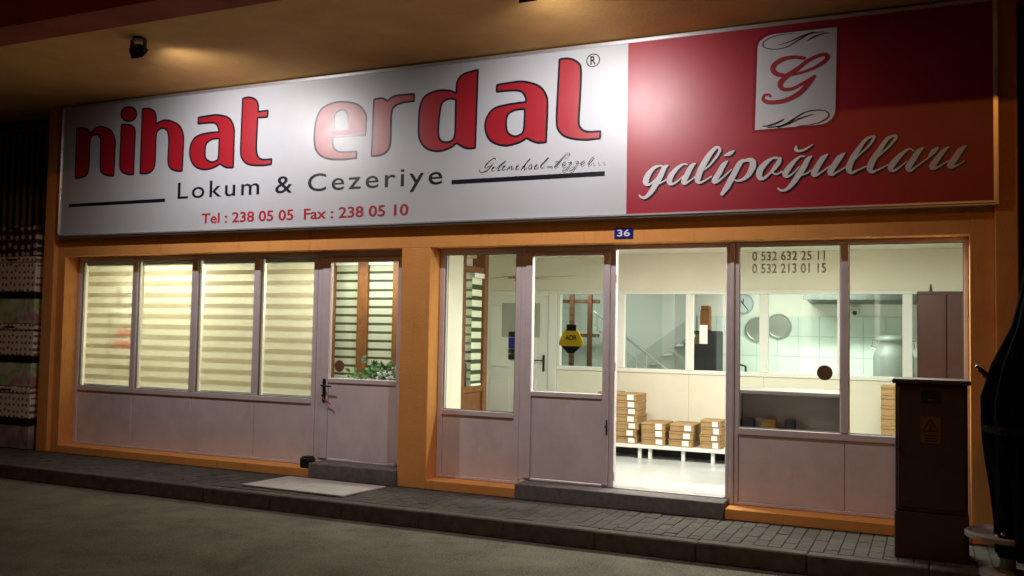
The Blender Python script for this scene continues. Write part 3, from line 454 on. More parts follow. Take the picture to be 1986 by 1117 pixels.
YL=-.1022
for name,shapes in GL.items():
    if name=='plate': continue
    bm=bmesh.new(); bo=bmesh.new()
    for loops in shapes:
        Ls=[smoothpts(L) for L in loops]
        flat(bm,Ls,YL)
        for L in Ls: ribbon(bo,L,.020,YL-.0006,True,dy=0)
    o=obj('letter',bm,let_red,S); obj('letter_outline',bo,let_black,o)
box('rule_line',-9.461,-7.922,YL-.0012,YL+.001,2.952,2.990,let_black,S,0)
box('rule_line',-4.224,-2.659,YL-.0012,YL+.001,2.968,3.010,let_black,S,0)
text('lettering','Lokum & Cezeriye',-7.735,-4.329,2.915,3.163,YL,let_black,S,space=1.22,bold=.004)
text('lettering','Tel : 238 05 05  Fax : 238 05 10',-7.371,-4.705,2.682,2.798,YL,tel_red,S,bold=.018)
text('lettering','R',-2.812,-2.76,3.998,4.078,YL,let_black,S,bold=.02)
bm=bmesh.new(); ribbon(bm,[(-2.786+.062*math.cos(a),4.037+.058*math.sin(a)) for a in [2*math.pi*k/28 for k in range(28)]],.009,YL,True,dy=0); obj('lettering_ring',bm,let_black,S)
bm=bmesh.new(); strokes(bm,ST['slogan'],YL); split_letters('script_letter_small',bm,let_black,S)
# crest plate
pl=smoothpts(GL['plate'][0][0])
cx=sum(p[0] for p in pl)/len(pl); cz=sum(p[1] for p in pl)/len(pl)
bm=bmesh.new(); flat(bm,[[(p[0],p[1]) for p in pl]],YL-.0012); cr=obj('crest_plate',bm,let_silver,S)
bm=bmesh.new(); flat(bm,[[(cx+(p[0]-cx)*1.075,cz+(p[1]-cz)*1.05) for p in pl]],YL); obj('crest_border',bm,let_maroon,cr)
bm=bmesh.new(); strokes(bm,ST['G'],YL-.003); obj('crest_initial',bm,let_red,cr)
bm=bmesh.new(); strokes(bm,ST['swirl'],YL-.003); obj('crest_flourish',bm,let_black,cr)
for nm in ST:
    if nm in ('slogan','G','swirl'): continue
    bm=bmesh.new(); strokes(bm,ST[nm],YL-.0035); o=obj('script_letter',bm,let_silver,S)
    bm=bmesh.new(); strokes(bm,ST[nm],YL,(.010,-.010),.004); obj('letter_shadow',bm,let_black,o)
# house number
H=empty('house_number_plate',(-2.505,-.004,2.40),'small blue enamel plate numbered 36 above the doorway','number plate')
box('plate',-2.593,-2.417,-.010,-.0015,2.406,2.500,blue_m,H,.002); text('numeral','36',-2.565,-2.445,2.424,2.486,-.0108,plwhite,H,bold=.015)
# ================================================================ LAMPS
def soffit_lamp(x,label):
    L=empty('soffit_spotlight',(x,-1.75,ZS),label,'spotlight','spotlights under the soffit')
    b=bmesh.new(); cyl(b,(x,-1.75,ZS),(x,-1.75,ZS-.02),.05,n=16); obj('mounting_plate',b,black_m,L)
    b=bmesh.new(); bx(b,x-.085,x-.072,-1.77,-1.73,ZS-.14,ZS-.015,.002); bx(b,x+.072,x+.085,-1.77,-1.73,ZS-.14,ZS-.015,.002); bx(b,x-.085,x+.085,-1.765,-1.735,ZS-.021,ZS-.012,.002); obj('bracket',b,black_m,L)
    d=Vector((0,1.0,-.80)).normalized(); u=Vector((0,.80,1)).normalized(); c=Vector((x,-1.75,ZS-.13))
    b=bmesh.new()
    def P(i,j,k): return c+Vector((i,0,0))+u*j+d*k
    bk=[b.verts.new(P(i*.045,j*.035,-.06)) for i,j in ((-1,-1),(1,-1),(1,1),(-1,1))]; ft=[b.verts.new(P(i*.070,j*.055,.03)) for i,j in ((-1,-1),(1,-1),(1,1),(-1,1))]
    b.faces.new(bk)
    for i in range(4): b.faces.new((bk[i],bk[(i+1)%4],ft[(i+1)%4],ft[i]))
    obj('housing',b,black_m,L)
    b=bmesh.new(); b.faces.new([b.verts.new(P(i*.066,j*.051,.022)) for i,j in ((-1,-1),(1,-1),(1,1),(-1,1))])
    obj('lens',b,mat('lamp_lens',(.9,.9,.9),.3,emit=(1,.95,.92),es=8),L)
    ld=bpy.data.lights.new('spot_lamp','SPOT'); ld.energy=P_SPOT; ld.color=C_SPOT; ld.spot_size=R(138); ld.spot_blend=1.0; ld.shadow_soft_size=.045
    lo=bpy.data.objects.new('spot_lamp',ld); COL.objects.link(lo); lo.parent=L; lo.location=(c+d*.05)-Vector((x,-1.75,ZS))
    lo.rotation_euler=d.to_track_quat('-Z','Y').to_euler(); return L
soffit_lamp(-6.65,'black soffit spotlight above the gap between the sign\'s first two words')
soffit_lamp(-2.72,'black soffit spotlight in front of the join of white and red sign panels')
# sodium street lamp behind the photographer
SLx,SLy,SLz=.4,-12,7.3
SL=empty('street_lamp',(SLx,SLy-1.3,-.15),'tall sodium street lamp across the road, facing the shop','street lamp')
b=bmesh.new(); cyl(b,(SLx,SLy-1.3,-.15),(SLx,SLy-1.3,7.2),.09,.055,16); obj('pole',b,metal_d,SL)
b=bmesh.new(); cyl(b,(SLx,SLy-1.3,7.2),(SLx,SLy-.2,7.45),.04,.035,12); obj('arm',b,metal_d,SL)
b=bmesh.new(); bx(b,SLx-.13,SLx+.13,SLy-.3,SLy+.3,7.40,7.52,.03); obj('lamp_head',b,metal_d,SL)
ld=bpy.data.lights.new('street_lamp_light','POINT'); ld.energy=P_STREET; ld.color=C_STREET; ld.shadow_soft_size=.10
lo=bpy.data.objects.new('street_lamp_light',ld); COL.objects.link(lo); lo.parent=SL; lo.location=(0,1.3,SLz+.15-.03)
# ================================================================ INTERIOR STRUCTURE
FZ=.145
def st(o): return tag(o,kind='structure')
st(box('shop_floor',-6.4,1.6,.32,6.0,0,FZ,floor_in,bev=0)); 
CZ=2.52
st(box('shop_ceiling',-9.8,1.6,.302,6.0,CZ,CZ+.1,ceil_m,bev=0))
st(box('shop_side_wall',-4.56,-4.452,.302,.62,FZ,CZ-.001,cream_m,bev=0))
st(box('shop_side_wall',.62,.74,.302,6.0,0,CZ-.001,cream_m,bev=0))
st(box('office_floor',-9.8,-6.402,.302,1.3,0,FZ,floor_in,bev=0))
st(box('office_side_wall',-9.8,-9.66,.302,1.3,FZ+.001,CZ-.001,cream_m,bev=0))
st(box('office_back_wall',-9.66,-6.75,1.25,1.32,FZ+.001,CZ-.001,cream_m,bev=0))
# office rear partition with timber windows and its striped blind
OP=st(boxes('office_partition',[(-6.748,-4.57,1.25,1.31,FZ,.90),(-6.748,-4.57,1.25,1.31,2.36,CZ-.001)],cream_m,bev=0))
for a,b_ in ((-6.60,-6.52),(-6.19,-6.05),(-5.70,-5.56),(-4.66,-4.57)): box('timber_post',a,b_,1.24,1.33,.901,2.359,timber_m,OP,.004)
# side light of the office seen from the shop
OS=st(boxes('office_side_light',[(-4.56,-4.452,.622,.70,FZ,CZ-.001),(-4.56,-4.452,1.14,1.235,FZ,CZ-.001),(-4.555,-4.46,.702,1.138,2.18,2.24),(-4.555,-4.46,.702,1.138,.90,.96)],timber_m,bev=.004))
box('timber_panel',-4.545,-4.475,.703,1.137,FZ,.898,timber_m,OS,.004)
box('pane',-4.51,-4.505,.703,1.137,.962,2.178,glass_m,OS,0)
PY=2.9
PW=st(box('partition_wall',-6.4,.618,PY,PY+.07,2.085,CZ-.001,cream_m,bev=0,origin=(-3,PY,0)))
for a,b_ in ((-4.28,-3.47),(-3.468,-2.60),(-2.598,-1.73),(-1.728,-.87),(-.868,-.21),(-.208,.616)):
    box('dado_panel',a,b_,PY+.004,PY+.05,FZ+.001,1.09,cream_m,PW,.004)
boxes('window_frame',[(-4.28,.616,PY-.01,PY+.065,1.092,1.14),(-4.28,.616,PY-.01,PY+.065,2.045,2.084)],white_in,PW,.004)
for a,b_ in ((-4.28,-4.24),(-3.62,-3.40),(-2.64,-2.55),(-1.78,-1.68),(-.93,-.81),(-.26,-.16)):
    box('window_post',a,b_,PY-.009,PY+.06,1.142,2.043,white_in,PW,.005)
for a,b_ in ((-4.24,-3.62),(-3.40,-2.64),(-2.55,-1.78),(-1.68,-.93),(-.81,-.26),(-.16,.61)):
    box('pane',a,b_,PY+.02,PY+.026,1.142,2.043,glass_m,PW,0)
# inner white door
ID=st(boxes('inner_door',[(-5.42,-5.33,PY-.02,PY+.07,FZ+.001,2.083),(-4.40,-4.285,PY-.02,PY+.07,FZ+.001,2.083),(-5.328,-4.402,PY-.02,PY+.07,2.02,2.083)],white_in,bev=.005,origin=(-4.9,PY,FZ)))
box('door_leaf',-5.326,-4.404,PY,PY+.045,FZ+.01,2.018,white_in,ID,.004)
for a,b_,c,d in ((-5.22,-4.93,1.1,1.9),(-4.86,-4.56,1.1,1.9),(-5.22,-4.93,.3,.98),(-4.86,-4.56,.3,.98)): box('door_moulding',a,b_,PY-.012,PY-.0005,c,d,white_in,ID,.010)
hb=bmesh.new(); bx(hb,-4.475,-4.445,PY-.015,PY-.001,1.06,1.27,.004); cyl(hb,(-4.46,PY-.01,1.20),(-4.46,PY-.06,1.20),.009); cyl(hb,(-4.46,PY-.055,1.20),(-4.57,PY-.055,1.20),.008); obj('handle',hb,metal_d,ID)
st(box('left_return_wall',-6.4,-5.422,PY,PY+.07,FZ+.001,2.083,cream_m,bev=0))
st(box('corridor_wall',-6.4,-6.3,1.322,PY-.002,FZ+.001,CZ-.001,cream_m,bev=0))
# ---- kitchen and stairwell behind
KY=5.5
KW=st(box('kitchen_back_wall',-6.4,.618,KY,KY+.1,FZ+.001,CZ-.001,white_in,bev=0,origin=(-2,KY,0)))
box('tile_bed',-3.1,.616,KY-.012,KY-.0005,FZ+.002,1.845,grout_k,KW,0)
tme=None; tx=-3.1
for i in range(13):
    for j in range(6):
        x0=-3.1+i*.286; z0=.15+j*.2835
        if tme is None:
            o=box('tile',-3.1+.003,-3.1+.283,KY-.019,KY-.0125,.153,.43,tile_k,KW,.002); tme=o.data
        else:
            o=bpy.data.objects.new('tile',tme); COL.objects.link(o); o.parent=KW; o.location=(i*.286,0,j*.2835)
st(box('stairwell_wall',-6.4,-3.102,4.9,5.0,FZ+.001,CZ-.001,greywall,bev=0))
st(box('kitchen_end_wall',-6.4,-6.3,PY+.08,4.89,FZ+.001,CZ-.001,greywall,bev=0))
# ---- ceiling tube lights
def tube_light(name,x,y,z,length,along,power,label):
    L=empty(name,(x,y,z),label,'ceiling light','fluorescent ceiling lights')
    hx,hy=(length/2,.06) if along=='x' else (.06,length/2)
    box('fitting',x-hx,x+hx,y-hy,y+hy,z-.05,z-.001,white_in,L,.006)
    b=bmesh.new()
    e=Vector((hx-.04,0,0)) if along=='x' else Vector((0,hy-.04,0)); c=Vector((x,y,z-.072)); cyl(b,c-e,c+e,.014,n=10)
    obj('tube',b,mat('lit_tube',(.9,.9,.85),.4,emit=C_FLUO,es=18),L)
    ld=bpy.data.lights.new(name+'_lamp','AREA'); ld.shape='RECTANGLE'; ld.size=2*hx; ld.size_y=2*hy; ld.energy=power; ld.color=C_FLUO
    lo=bpy.data.objects.new(name+'_lamp',ld); COL.objects.link(lo); lo.parent=L; lo.location=(0,0,-.095)
tube_light('tube_light',-2.6,.75,CZ,1.2,'x',P_SHOP,'fluorescent ceiling tube inside the shop above the open doorway')
tube_light('tube_light',-.6,.75,CZ,1.2,'x',P_SHOP,'fluorescent ceiling tube inside the shop near the mahogany panel')
tube_light('tube_light',-8.2,.8,CZ,1.2,'x',P_OFFICE,'fluorescent ceiling tube behind the leftmost striped blinds')
tube_light('tube_light',-5.7,.85,CZ-.06,1.2,'x',P_OFFICE,'fluorescent tube seen through the top of the plant door')
tube_light('tube_light',-1.4,4.2,CZ,1.2,'x',P_KITCHEN,'fluorescent ceiling tube in the tiled kitchen')
tube_light('tube_light',-4.3,3.9,CZ,.6,'x',P_KITCHEN*.3,'fluorescent ceiling tube over the stairs behind the partition')
# ================================================================ BLINDS
def blind(x0,x1,y,z0,z1,label,period=.125,dense=.055,mats=None,axis='x'):
    mats=mats or (band_sheer,band_dense)
    c=((x0+x1)/2,y,z0) if axis=='x' else (y,(x0+x1)/2,z0)
    L=empty('roller_blind',c,label,'blind','striped roller blinds')
    def bb(n,za,zb,m,t,dy=0):
        if axis=='x': return box(n,x0,x1,y+dy-t,y+dy+t,za,zb,m,L,0)
        return box(n,y+dy-t,y+dy+t,x0,x1,za,zb,m,L,0)
    bb('roller_cassette',z1-.05,z1,white_in,.03)
    z=z1-.051; k=0
    while z>z0+.03:
        h=(period-dense) if k%2==0 else dense
        za=max(z-h,z0+.025); bb('fabric_band',za,z-.001,mats[k%2],.0012,.0015*(k%2)); z=za; k+=1
    bb('bottom_bar',z0,z0+.024,white_in,.008)
    return L
names=['leftmost striped roller blind, in front of the paper poster','striped roller blind second from the left in the four-light window','striped roller blind third from the left in the four-light window','striped roller blind fourth from the left, next to the plant door']
for i in range(4):
    blind(ex[2*i]+.015,ex[2*i+1]-.01,FY+.088,.80,2.315,names[i],mats=(band_sheer,band_dense))
white_band=fabric('white_fabric',(.80,.82,.72),(.85,.88,.72),.1); gap_band=fabric('green_fabric',(.16,.20,.12),(.10,.13,.07),.0)
for (a,b_),nm in zip(((-6.518,-6.192),(-6.048,-5.702),(-5.558,-4.662)),('narrow striped blind behind the door glass, left of the timber post','striped blind behind the door glass, right of the middle timber post','wide striped blind at the back of the office by the pillar')):
    blind(a,b_,1.285,.93,2.355,nm,.10,.03,(white_band,gap_band))
blind(.90,1.135,-4.485,.965,2.175,'small striped blind in the timber side light beside the white inner door',.115,.045,(white_band,gap_band),axis='y')
# poster hanging behind the first blind
Pq=empty('paper_poster',(-8.92,FY+.10,1.15),'white paper poster with pink lettering behind the leftmost blind','poster')
PPY=FY+.125
pos_m=fabric('poster_paper',(.9,.9,.88),(.99,.99,.98),0,(.95,.97))
pink_m=fabric('poster_pink',(.75,.35,.3),(.95,.50,.44),0,(.95,.97))
box('sheet',-9.13,-8.72,PPY,PPY+.0008,1.06,1.76,pos_m,Pq,0); box('upper_sheet',-9.0,-8.73,PPY,PPY+.0008,1.79,2.03,pos_m,Pq,0)
box('printed_line',-9.04,-8.78,PPY-.0012,PPY-.0004,1.42,1.50,pink_m,Pq,0); box('printed_line',-9.08,-8.74,PPY-.0012,PPY-.0004,1.27,1.36,pink_m,Pq,0)
# ================================================================ PLANT IN THE DOOR WINDOW
PL=empty('potted_plant',(-5.42,.62,FZ),'leafy green potted plant behind the glass of the plain door','plant')
b=bmesh.new(); lathe(b,(-5.42,.62,.0),[(.10,.72),(.13,.76),(.15,.98),(.16,1.0),(.14,1.0),(.13,.97)],20); obj('pot',b,mat('terracotta',(.30,.13,.06),.8,noise=.2),PL)
box('plant_stand',-5.6,-5.24,.45,.79,FZ,.72,timber_m,PL,.006)
b=bmesh.new(); 
for k in range(7): cyl(b,(-5.42+random.uniform(-.05,.05),.62+random.uniform(-.05,.05),.97),(-5.42+random.uniform(-.32,.3),.58+random.uniform(-.15,.1),1.05+random.uniform(.02,.2)),.006,.003,6)
obj('stem',b,leaf_ms[2],PL)
def leaf(b,c,d,l,wd,mi):
    d=Vector(d).normalized(); s=d.cross(Vector((random.uniform(-.4,.4),-1,.6))).normalized(); n=s.cross(d)
    p=[Vector(c),Vector(c)+d*l*.35+s*wd+n*.008,Vector(c)+d*l*.7+s*wd*.7,Vector(c)+d*l-n*.015,Vector(c)+d*l*.7-s*wd*.7,Vector(c)+d*l*.35-s*wd+n*.008]
    v=[b.verts.new(q) for q in p]; f=b.faces.new(v); f.material_index=mi
b=bmesh.new()
for k in range(150):
    u=random.gauss(0,.16); c=(-5.42+u,.58+random.uniform(-.14,.12),1.02+abs(random.gauss(0,.09))*(1-abs(u)*1.2))
    leaf(b,c,(random.gauss(0,1)+u*3,random.uniform(-.8,.4),random.uniform(-.3,.9)),random.uniform(.06,.11),random.uniform(.014,.026),random.randrange(3))
tag(obj('foliage',b,leaf_ms,PL),kind='stuff')
# white flowers seen low in the foliage
b=bmesh.new()
for k in range(9):
    c=Vector((-5.27+random.uniform(-.1,.12),.43,1.05+random.uniform(-.02,.06)))
    for a in range(5):
        an=a*2*math.pi/5; leaf(b,c,(math.cos(an),-.3,math.sin(an)),.028,.010,0)
obj('blossom',b,plwhite,PL)
# ================================================================ SHOP CONTENTS
def carton(x,y,z,w,d,h,label,rz=0,lab=True,group='cartons stacked on the white platform'):
    C=empty('carton',(x,y,z),label,'carton',group)
    b=bmesh.new(); bx(b,x-w/2,x+w/2,y-d/2,y+d/2,z,z+h*.93,.003); obj('carton_body',b,card_m,C)
    b=bmesh.new(); bx(b,x-w/2-.004,x+w/2+.004,y-d/2-.004,y+d/2+.004,z+h*.70,z+h-.003,.003); obj('carton_lid',b,card_m,C)
    b=bmesh.new(); bx(b,x-w/2-.002,x+w/2+.002,y-d/2-.002,y+d/2+.002,z+h*.66,z+h*.70); obj('carton_seam',b,card_d,C)
    if lab:
        lj=random.uniform(-.05,.05)*w; b=bmesh.new(); bx(b,x+w*.08+lj,x+w*.36+lj,y-d/2-.0062,y-d/2-.0042,z+h*random.uniform(.08,.2),z+h*random.uniform(.8,.9)); obj('paper_label',b,label_m,C)
    C.rotation_euler.z=rz; return C
ordn=['bottom','second','third','fourth','fifth','sixth','seventh','eighth','ninth','tenth']
PT=.305
PF=empty('display_platform',(-2.65,2.5,FZ),'low white platform carrying the carton stacks inside the doorway','platform')
box('platform_top',-3.62,-1.75,2.22,2.82,PT-.04,PT,white_in,PF,.005)
for xx in (-3.58,-3.0,-2.88,-2.50,-2.17,-1.82):
    box('leg',xx-.018,xx+.018,2.25,2.30,FZ+.0005,PT-.041,white_in,PF,.003); box('leg',xx-.018,xx+.018,2.72,2.77,FZ+.0005,PT-.041,white_in,PF,.003)
box('shadow_board',-3.6,-1.77,2.60,2.62,FZ+.0005,PT-.042,black_m,PF,0)  # black board put in as the shade beneath the platform
def stack(x,n,w,h,desc,y=2.43,d=.36):
    for k in range(n):
        pos=ordn[k] if k<n-1 else 'top'
        carton(x+random.uniform(-.012,.012),y+random.uniform(-.012,.012),PT+.0005+k*h,w,d,h,f'brown carton, {pos} of {desc}',random.uniform(-.05,.05))
stack(-3.165,7,.27,.081,'the tall stack of seven beside the closed door leaf')
for k in range(7): carton(-3.44,2.56,PT+.0005+k*.081,.22,.36,.081,f'brown carton, {ordn[k] if k<6 else "top"} of the stack half hidden behind the closed door leaf',0,False)
stack(-2.85,3,.27,.085,'the stack of three next to the tall stack',2.45,.40)
stack(-2.53,3,.27,.085,'the middle stack of three, second from the right doorpost',2.45,.40)
stack(-2.20,4,.22,.078,'the stack of four beside the right doorpost',2.43,.30)
for k in range(9): carton(-.33,2.45,FZ+.001+k*.103,.24,.34,.103,f'yellowish carton, {ordn[k] if k<8 else "top"} of the stack half hidden by the street cabinet',0,False,'cartons stacked by the mahogany panel')
# service desk behind the two-light window
DK=empty('service_desk',(-1.2,.95,FZ),'grey laminate desk with open shelf behind the right shop window','desk')
box('desk_top',-1.66,-.70,.80,1.35,1.02,1.055,desk_m,DK,.005); box('back_panel',-1.62,-.74,1.0,1.03,FZ+.0005,1.018,desk_m,DK,.003)
box('side_panel',-1.65,-1.622,.83,1.25,FZ+.0005,1.018,desk_m,DK,.003); box('side_panel',-.738,-.71,.83,1.25,FZ+.0005,1.018,desk_m,DK,.003); box('shelf',-1.62,-.74,.84,.998,.66,.69,desk_m,DK,.003)
for xx,ww,nm,mm in ((-1.55,.10,'small black box on the desk shelf nearest the doorway',black_m),(-1.36,.12,'small brown box on the desk shelf between two black boxes',card_d),(-1.17,.08,'small black box on the desk shelf right of a brown box',black_m)):
    t=empty('shelf_box',(xx,.92,.69),nm,'box','boxes on the desk shelf'); box('box_body',xx-ww/2,xx+ww/2,.86,.98,.6905,.765,mm,t,.004); box('box_lid',xx-ww/2-.003,xx+ww/2+.003,.857,.983,.766,.785,mm,t,.004)
# mahogany wardrobe
MW=empty('wardrobe',(.1,2.2,FZ),'mahogany wooden wardrobe against the partition at the right','wardrobe')
box('carcass',-.106,.42,2.02,2.5,FZ+.0005,2.03,mahog,MW,.006); box('wardrobe_door',-.10,.155,1.998,2.018,.22,2.0,mahog,MW,.006); box('wardrobe_door',.161,.415,1.998,2.018,.22,2.0,mahog,MW,.006)
b=bmesh.new()
for xx in (.13,.186): cyl(b,(xx,1.998,1.15),(xx,1.975,1.15),.012)
obj('knob',b,metal_d,MW)
b=bmesh.new(); cyl(b,(.02,2.2,2.0305),(.02,2.2,2.10),.02,.006); tag(obj('small_ornament',b,metal_d,origin=(.02,2.2,2.03)),'tiny dark ornament standing on the mahogany wardrobe','ornament')
# chair in the side-light
CH=empty('office_chair',(-4.80,.95,FZ),'dark office chair seen through the timber side light','chair')
box('backrest',-5.0,-4.62,1.04,1.10,.80,1.22,black_m,CH,.03); box('seat',-5.0,-4.60,.70,1.06,.56,.64,black_m,CH,.02)
b=bmesh.new(); cyl(b,(-4.8,.9,.2),(-4.8,.9,.56),.03); obj('column',b,metal_d,CH)
b=bmesh.new()
for a in range(5): cyl(b,(-4.8,.9,.23),(-4.8+.22*math.cos(a*1.2566),.9+.22*math.sin(a*1.2566),.17),.018)
obj('foot_star',b,metal_d,CH)
# low crates by the inner door
CR=empty('low_crate',(-5.0,2.5,FZ),'low dark wooden crate on the floor before the white inner door','crate')
for k,yy in enumerate((2.36,2.62)):
    for zz in (.16,.30,.44): box('slat',-5.25,-4.62,yy,yy+.02,zz,zz+.10,mahog if k==0 else timber_m,CR,.003)
for xx in (-5.25,-4.65): box('end_board',xx,xx+.02,2.382,2.618,.16,.54,timber_m,CR,.003)
# notices on the inner door
t=empty('door_notice',(-4.86,PY-.014,1.45),'large grey paper notice on the white inner door','notice'); box('sheet',-5.05,-4.52,PY-.0155,PY-.0135,1.49,1.93,paper_grey,t,0)
for za,zb in ((1.545,1.63),(1.46,1.535),(1.31,1.45),(1.24,1.30)): 
    pass
t=empty('blue_notice',(-4.90,PY-.02,1.2),'narrow dark blue notice strip on the white inner door','notice')
for za,zb in ((1.49,1.56),(1.345,1.48),(1.28,1.335),(1.20,1.27)): box('notice_panel',-4.95,-4.83,PY-.0185,PY-.0165,za,zb,blue_m if zb-za>.1 else black_m,t,0)
# dried twig / red wires above the inner door
b=bmesh.new(); c0=Vector((-4.72,PY-.06,2.24))
for k in range(11):
    a=random.uniform(0,6.28); p=c0+Vector((random.uniform(-.25,.1),0,random.uniform(-.03,.03))); q=p+Vector((random.uniform(.12,.3)*random.choice((-1,1)),random.uniform(-.03,.03),random.uniform(-.09,.09))); cyl(b,p,q,.0035,.0015,5)
cyl(b,c0+Vector((0,0,0)),c0+Vector((.70,0,.02)),.003,.002,5)
tag(obj('dried_twig',b,red_cable,origin=(-4.6,PY-.06,2.2)),'reddish dried twig spray hung above the white inner door','twig')
# yellow ADR badge stuck behind the closed door glass
AD=empty('glass_badge',(-3.085,.23,1.33),'yellow and black badge lettered ADR on the closed door glass','badge')
AX,AY=-3.085,.229
def poly(name,pts,y0,y1,m,parent):
    b=bmesh.new(); A=[b.verts.new((x,y0,z)) for x,z in pts]; Bv=[b.verts.new((x,y1,z)) for x,z in pts]
    b.faces.new(A); b.faces.new(Bv[::-1]); n=len(pts)
    for i in range(n): b.faces.new((A[i],Bv[i],Bv[(i+1)%n],A[(i+1)%n]))
    bmesh.ops.recalc_face_normals(b,faces=b.faces[:]); return obj(name,b,m,parent)
poly('badge_face',[(AX-.115,1.49),(AX-.125,1.455),(AX-.118,1.43),(AX+.118,1.43),(AX+.125,1.455),(AX+.115,1.49),(AX+.065,1.585),(AX-.065,1.585)],AY,AY+.006,yellow_m,AD)
poly('badge_cap',[(AX-.048,1.575),(AX+.048,1.575),(AX+.048,1.635),(AX-.048,1.635)],AY-.0005,AY+.0065,black_m,AD)
poly('badge_tip',[(AX-.10,1.429),(AX-.03,1.362),(AX+.03,1.362),(AX+.10,1.429)],AY+.0005,AY+.0055,black_m,AD)
text('lettering','ADR',AX-.058,AX+.058,1.487,1.535,AY-.001,black_m,AD,bold=.02)
# ================================================================ BEHIND THE PARTITION
RK=empty('timber_rack',(-4.25,4.2,FZ),'brown timber rack behind the partition window nearest the inner door','rack')
for xx in (-4.95,-4.62,-4.35): box('upright',xx,xx+.06,4.2,4.26,FZ+.0005,2.3,timber_dark,RK,.004)
for zz in (1.5,1.98): box('cross_bar',-5.1,-4.2,4.262,4.30,zz,zz+.05,timber_dark,RK,.004)
# stair flight with balustrade
SR=empty('staircase',(-3.7,4.4,FZ),'grey staircase with thin metal balustrade behind the partition','staircase')
for k in range(8): box('tread',-4.35+k*.17,-4.14+k*.17,4.35,4.88,.62+k*.13,.66+k*.13,greywall,SR,.004)
b=bmesh.new(); v=[b.verts.new(p) for p in ((-4.4,4.34,.45),(-2.98,4.34,1.52),(-2.98,4.34,1.75),(-4.4,4.34,.72))]; v2=[b.verts.new((p.co.x,4.30,p.co.z)) for p in v]
b.faces.new(v); b.faces.new(v2[::-1])
for i in range(4): b.faces.new((v[i],v2[i],v2[(i+1)%4],v[(i+1)%4]))
bmesh.ops.recalc_face_normals(b,faces=b.faces[:]); obj('stringer',b,mat('stringer_grey',(.30,.34,.33),.7),SR)
b=bmesh.new(); cyl(b,(-4.15,3.9,1.85),(-3.1,3.9,1.08),.014); cyl(b,(-4.15,3.9,1.65),(-3.2,3.9,.96),.008); obj('handrail',b,steel,SR)
for k in range(7):
    xx=-4.1+k*.14; zt=1.85-(xx+4.15)*.733
    b=bmesh.new(); cyl(b,(xx,3.9,FZ+.4),(xx,3.9,zt),.006,n=6); obj('baluster',b,steel,SR)
# black fridge
FR=empty('black_cabinet',(-2.9,5.0,FZ),'tall black cabinet behind the partition with papers taped on','cabinet')
box('carcass',-3.02,-2.66,4.75,5.2,FZ+.0005,1.62,black_m,FR,.008); box('cabinet_door',-3.01,-2.67,4.73,4.748,.25,1.60,black_m,FR,.006)
t=empty('taped_paper',(-2.86,4.72,1.5),'white paper taped to the top of the black cabinet','paper'); box('sheet',-2.89,-2.78,4.724,4.727,1.44,1.70,label_m,t,0)
b=bmesh.new(); bx(b,-2.90,-2.76,4.80,4.90,1.6205,1.92,.01); bx(b,-2.89,-2.77,4.79,4.91,1.92,1.97,.01); tag(obj('brown_canister',b,timber_m,origin=(-2.83,4.85,1.62)),'brown canister standing on the black cabinet','canister')
# clock, trays, detector
CK=empty('wall_clock',(-2.43,KY,2.02),'round grey wall clock on the kitchen wall','clock')
b=bmesh.new(); cyl(b,(-2.43,KY-.001,2.02),(-2.43,KY-.04,2.02),.145,n=32); obj('case',b,mat('clock_rim',(.35,.42,.48),.4),CK)
b=bmesh.new(); cyl(b,(-2.43,KY-.041,2.02),(-2.43,KY-.045,2.02),.125,n=32); obj('dial',b,mat('clock_dial',(.55,.63,.68),.5),CK)
for an,l in ((2.2,.10),(-.9,.12),(1.5,.07)):
    b=bmesh.new(); cyl(b,(-2.43,KY-.05,2.02),(-2.43+l*math.cos(an),KY-.05,2.02+l*math.sin(an)),.006,n=6); obj('clock_hand',b,black_m,CK)
for xx,zz,nm in ((-2.22,1.66,'round steel tray on the kitchen wall, lower left one under the clock'),(-1.93,1.71,'round steel tray on the kitchen wall, right-hand one')):
    T=empty('round_tray',(xx,KY-.02,zz),nm,'tray','trays hung on the kitchen wall')
    b=bmesh.new(); cyl(b,(xx,KY-.0195,zz),(xx,KY-.035,zz),.155,.155,32); obj('tray_base',b,steel,T)
    b=bmesh.new()
    n=32
    A=[[b.verts.new((xx+r*math.cos(2*math.pi*i/n),yy,zz+r*math.sin(2*math.pi*i/n))) for i in range(n)] for r,yy in ((.165,KY-.02),(.175,KY-.06),(.160,KY-.06),(.15,KY-.034))]
    for p,q in zip(A[:-1],A[1:]):
        for i in range(n): b.faces.new((p[i],p[(i+1)%n],q[(i+1)%n],q[i]))
    obj('tray_rim',b,steel,T)
HD=empty('cooker_hood',(-.85,5.1,2.05),'dark steel cooker hood on the kitchen wall','hood')
b=bmesh.new(); v=[b.verts.new(p) for p in ((-1.5,4.7,2.08),(.55,4.7,2.08),(.55,5.49,2.02),(-1.5,5.49,2.02),(-1.5,4.7,2.20),(.55,4.7,2.20),(.55,5.49,2.5),(-1.5,5.49,2.5))]
for q in ((0,1,2,3),(7,6,5,4),(0,4,5,1),(1,5,6,2),(2,6,7,3),(3,7,4,0)): b.faces.new([v[i] for i in q])
bmesh.ops.recalc_face_normals(b,faces=b.faces[:]); obj('hood_body',b,dark_hood,HD); box('hood_lip',-1.51,.56,4.68,4.699,2.05,2.11,dark_hood,HD,.004)
DT=empty('gas_detector',(-.92,KY-.03,1.85),'small chrome detector on the kitchen wall above the tiles','detector')
b=bmesh.new(); cyl(b,(-.92,KY-.001,1.93),(-.92,KY-.07,1.93),.06,n=20); obj('detector_body',b,steel,DT); b=bmesh.new(); cyl(b,(-.92,KY-.071,1.90),(-.92,KY-.09,1.90),.03,n=16); obj('detector_lens',b,metal_d,DT)
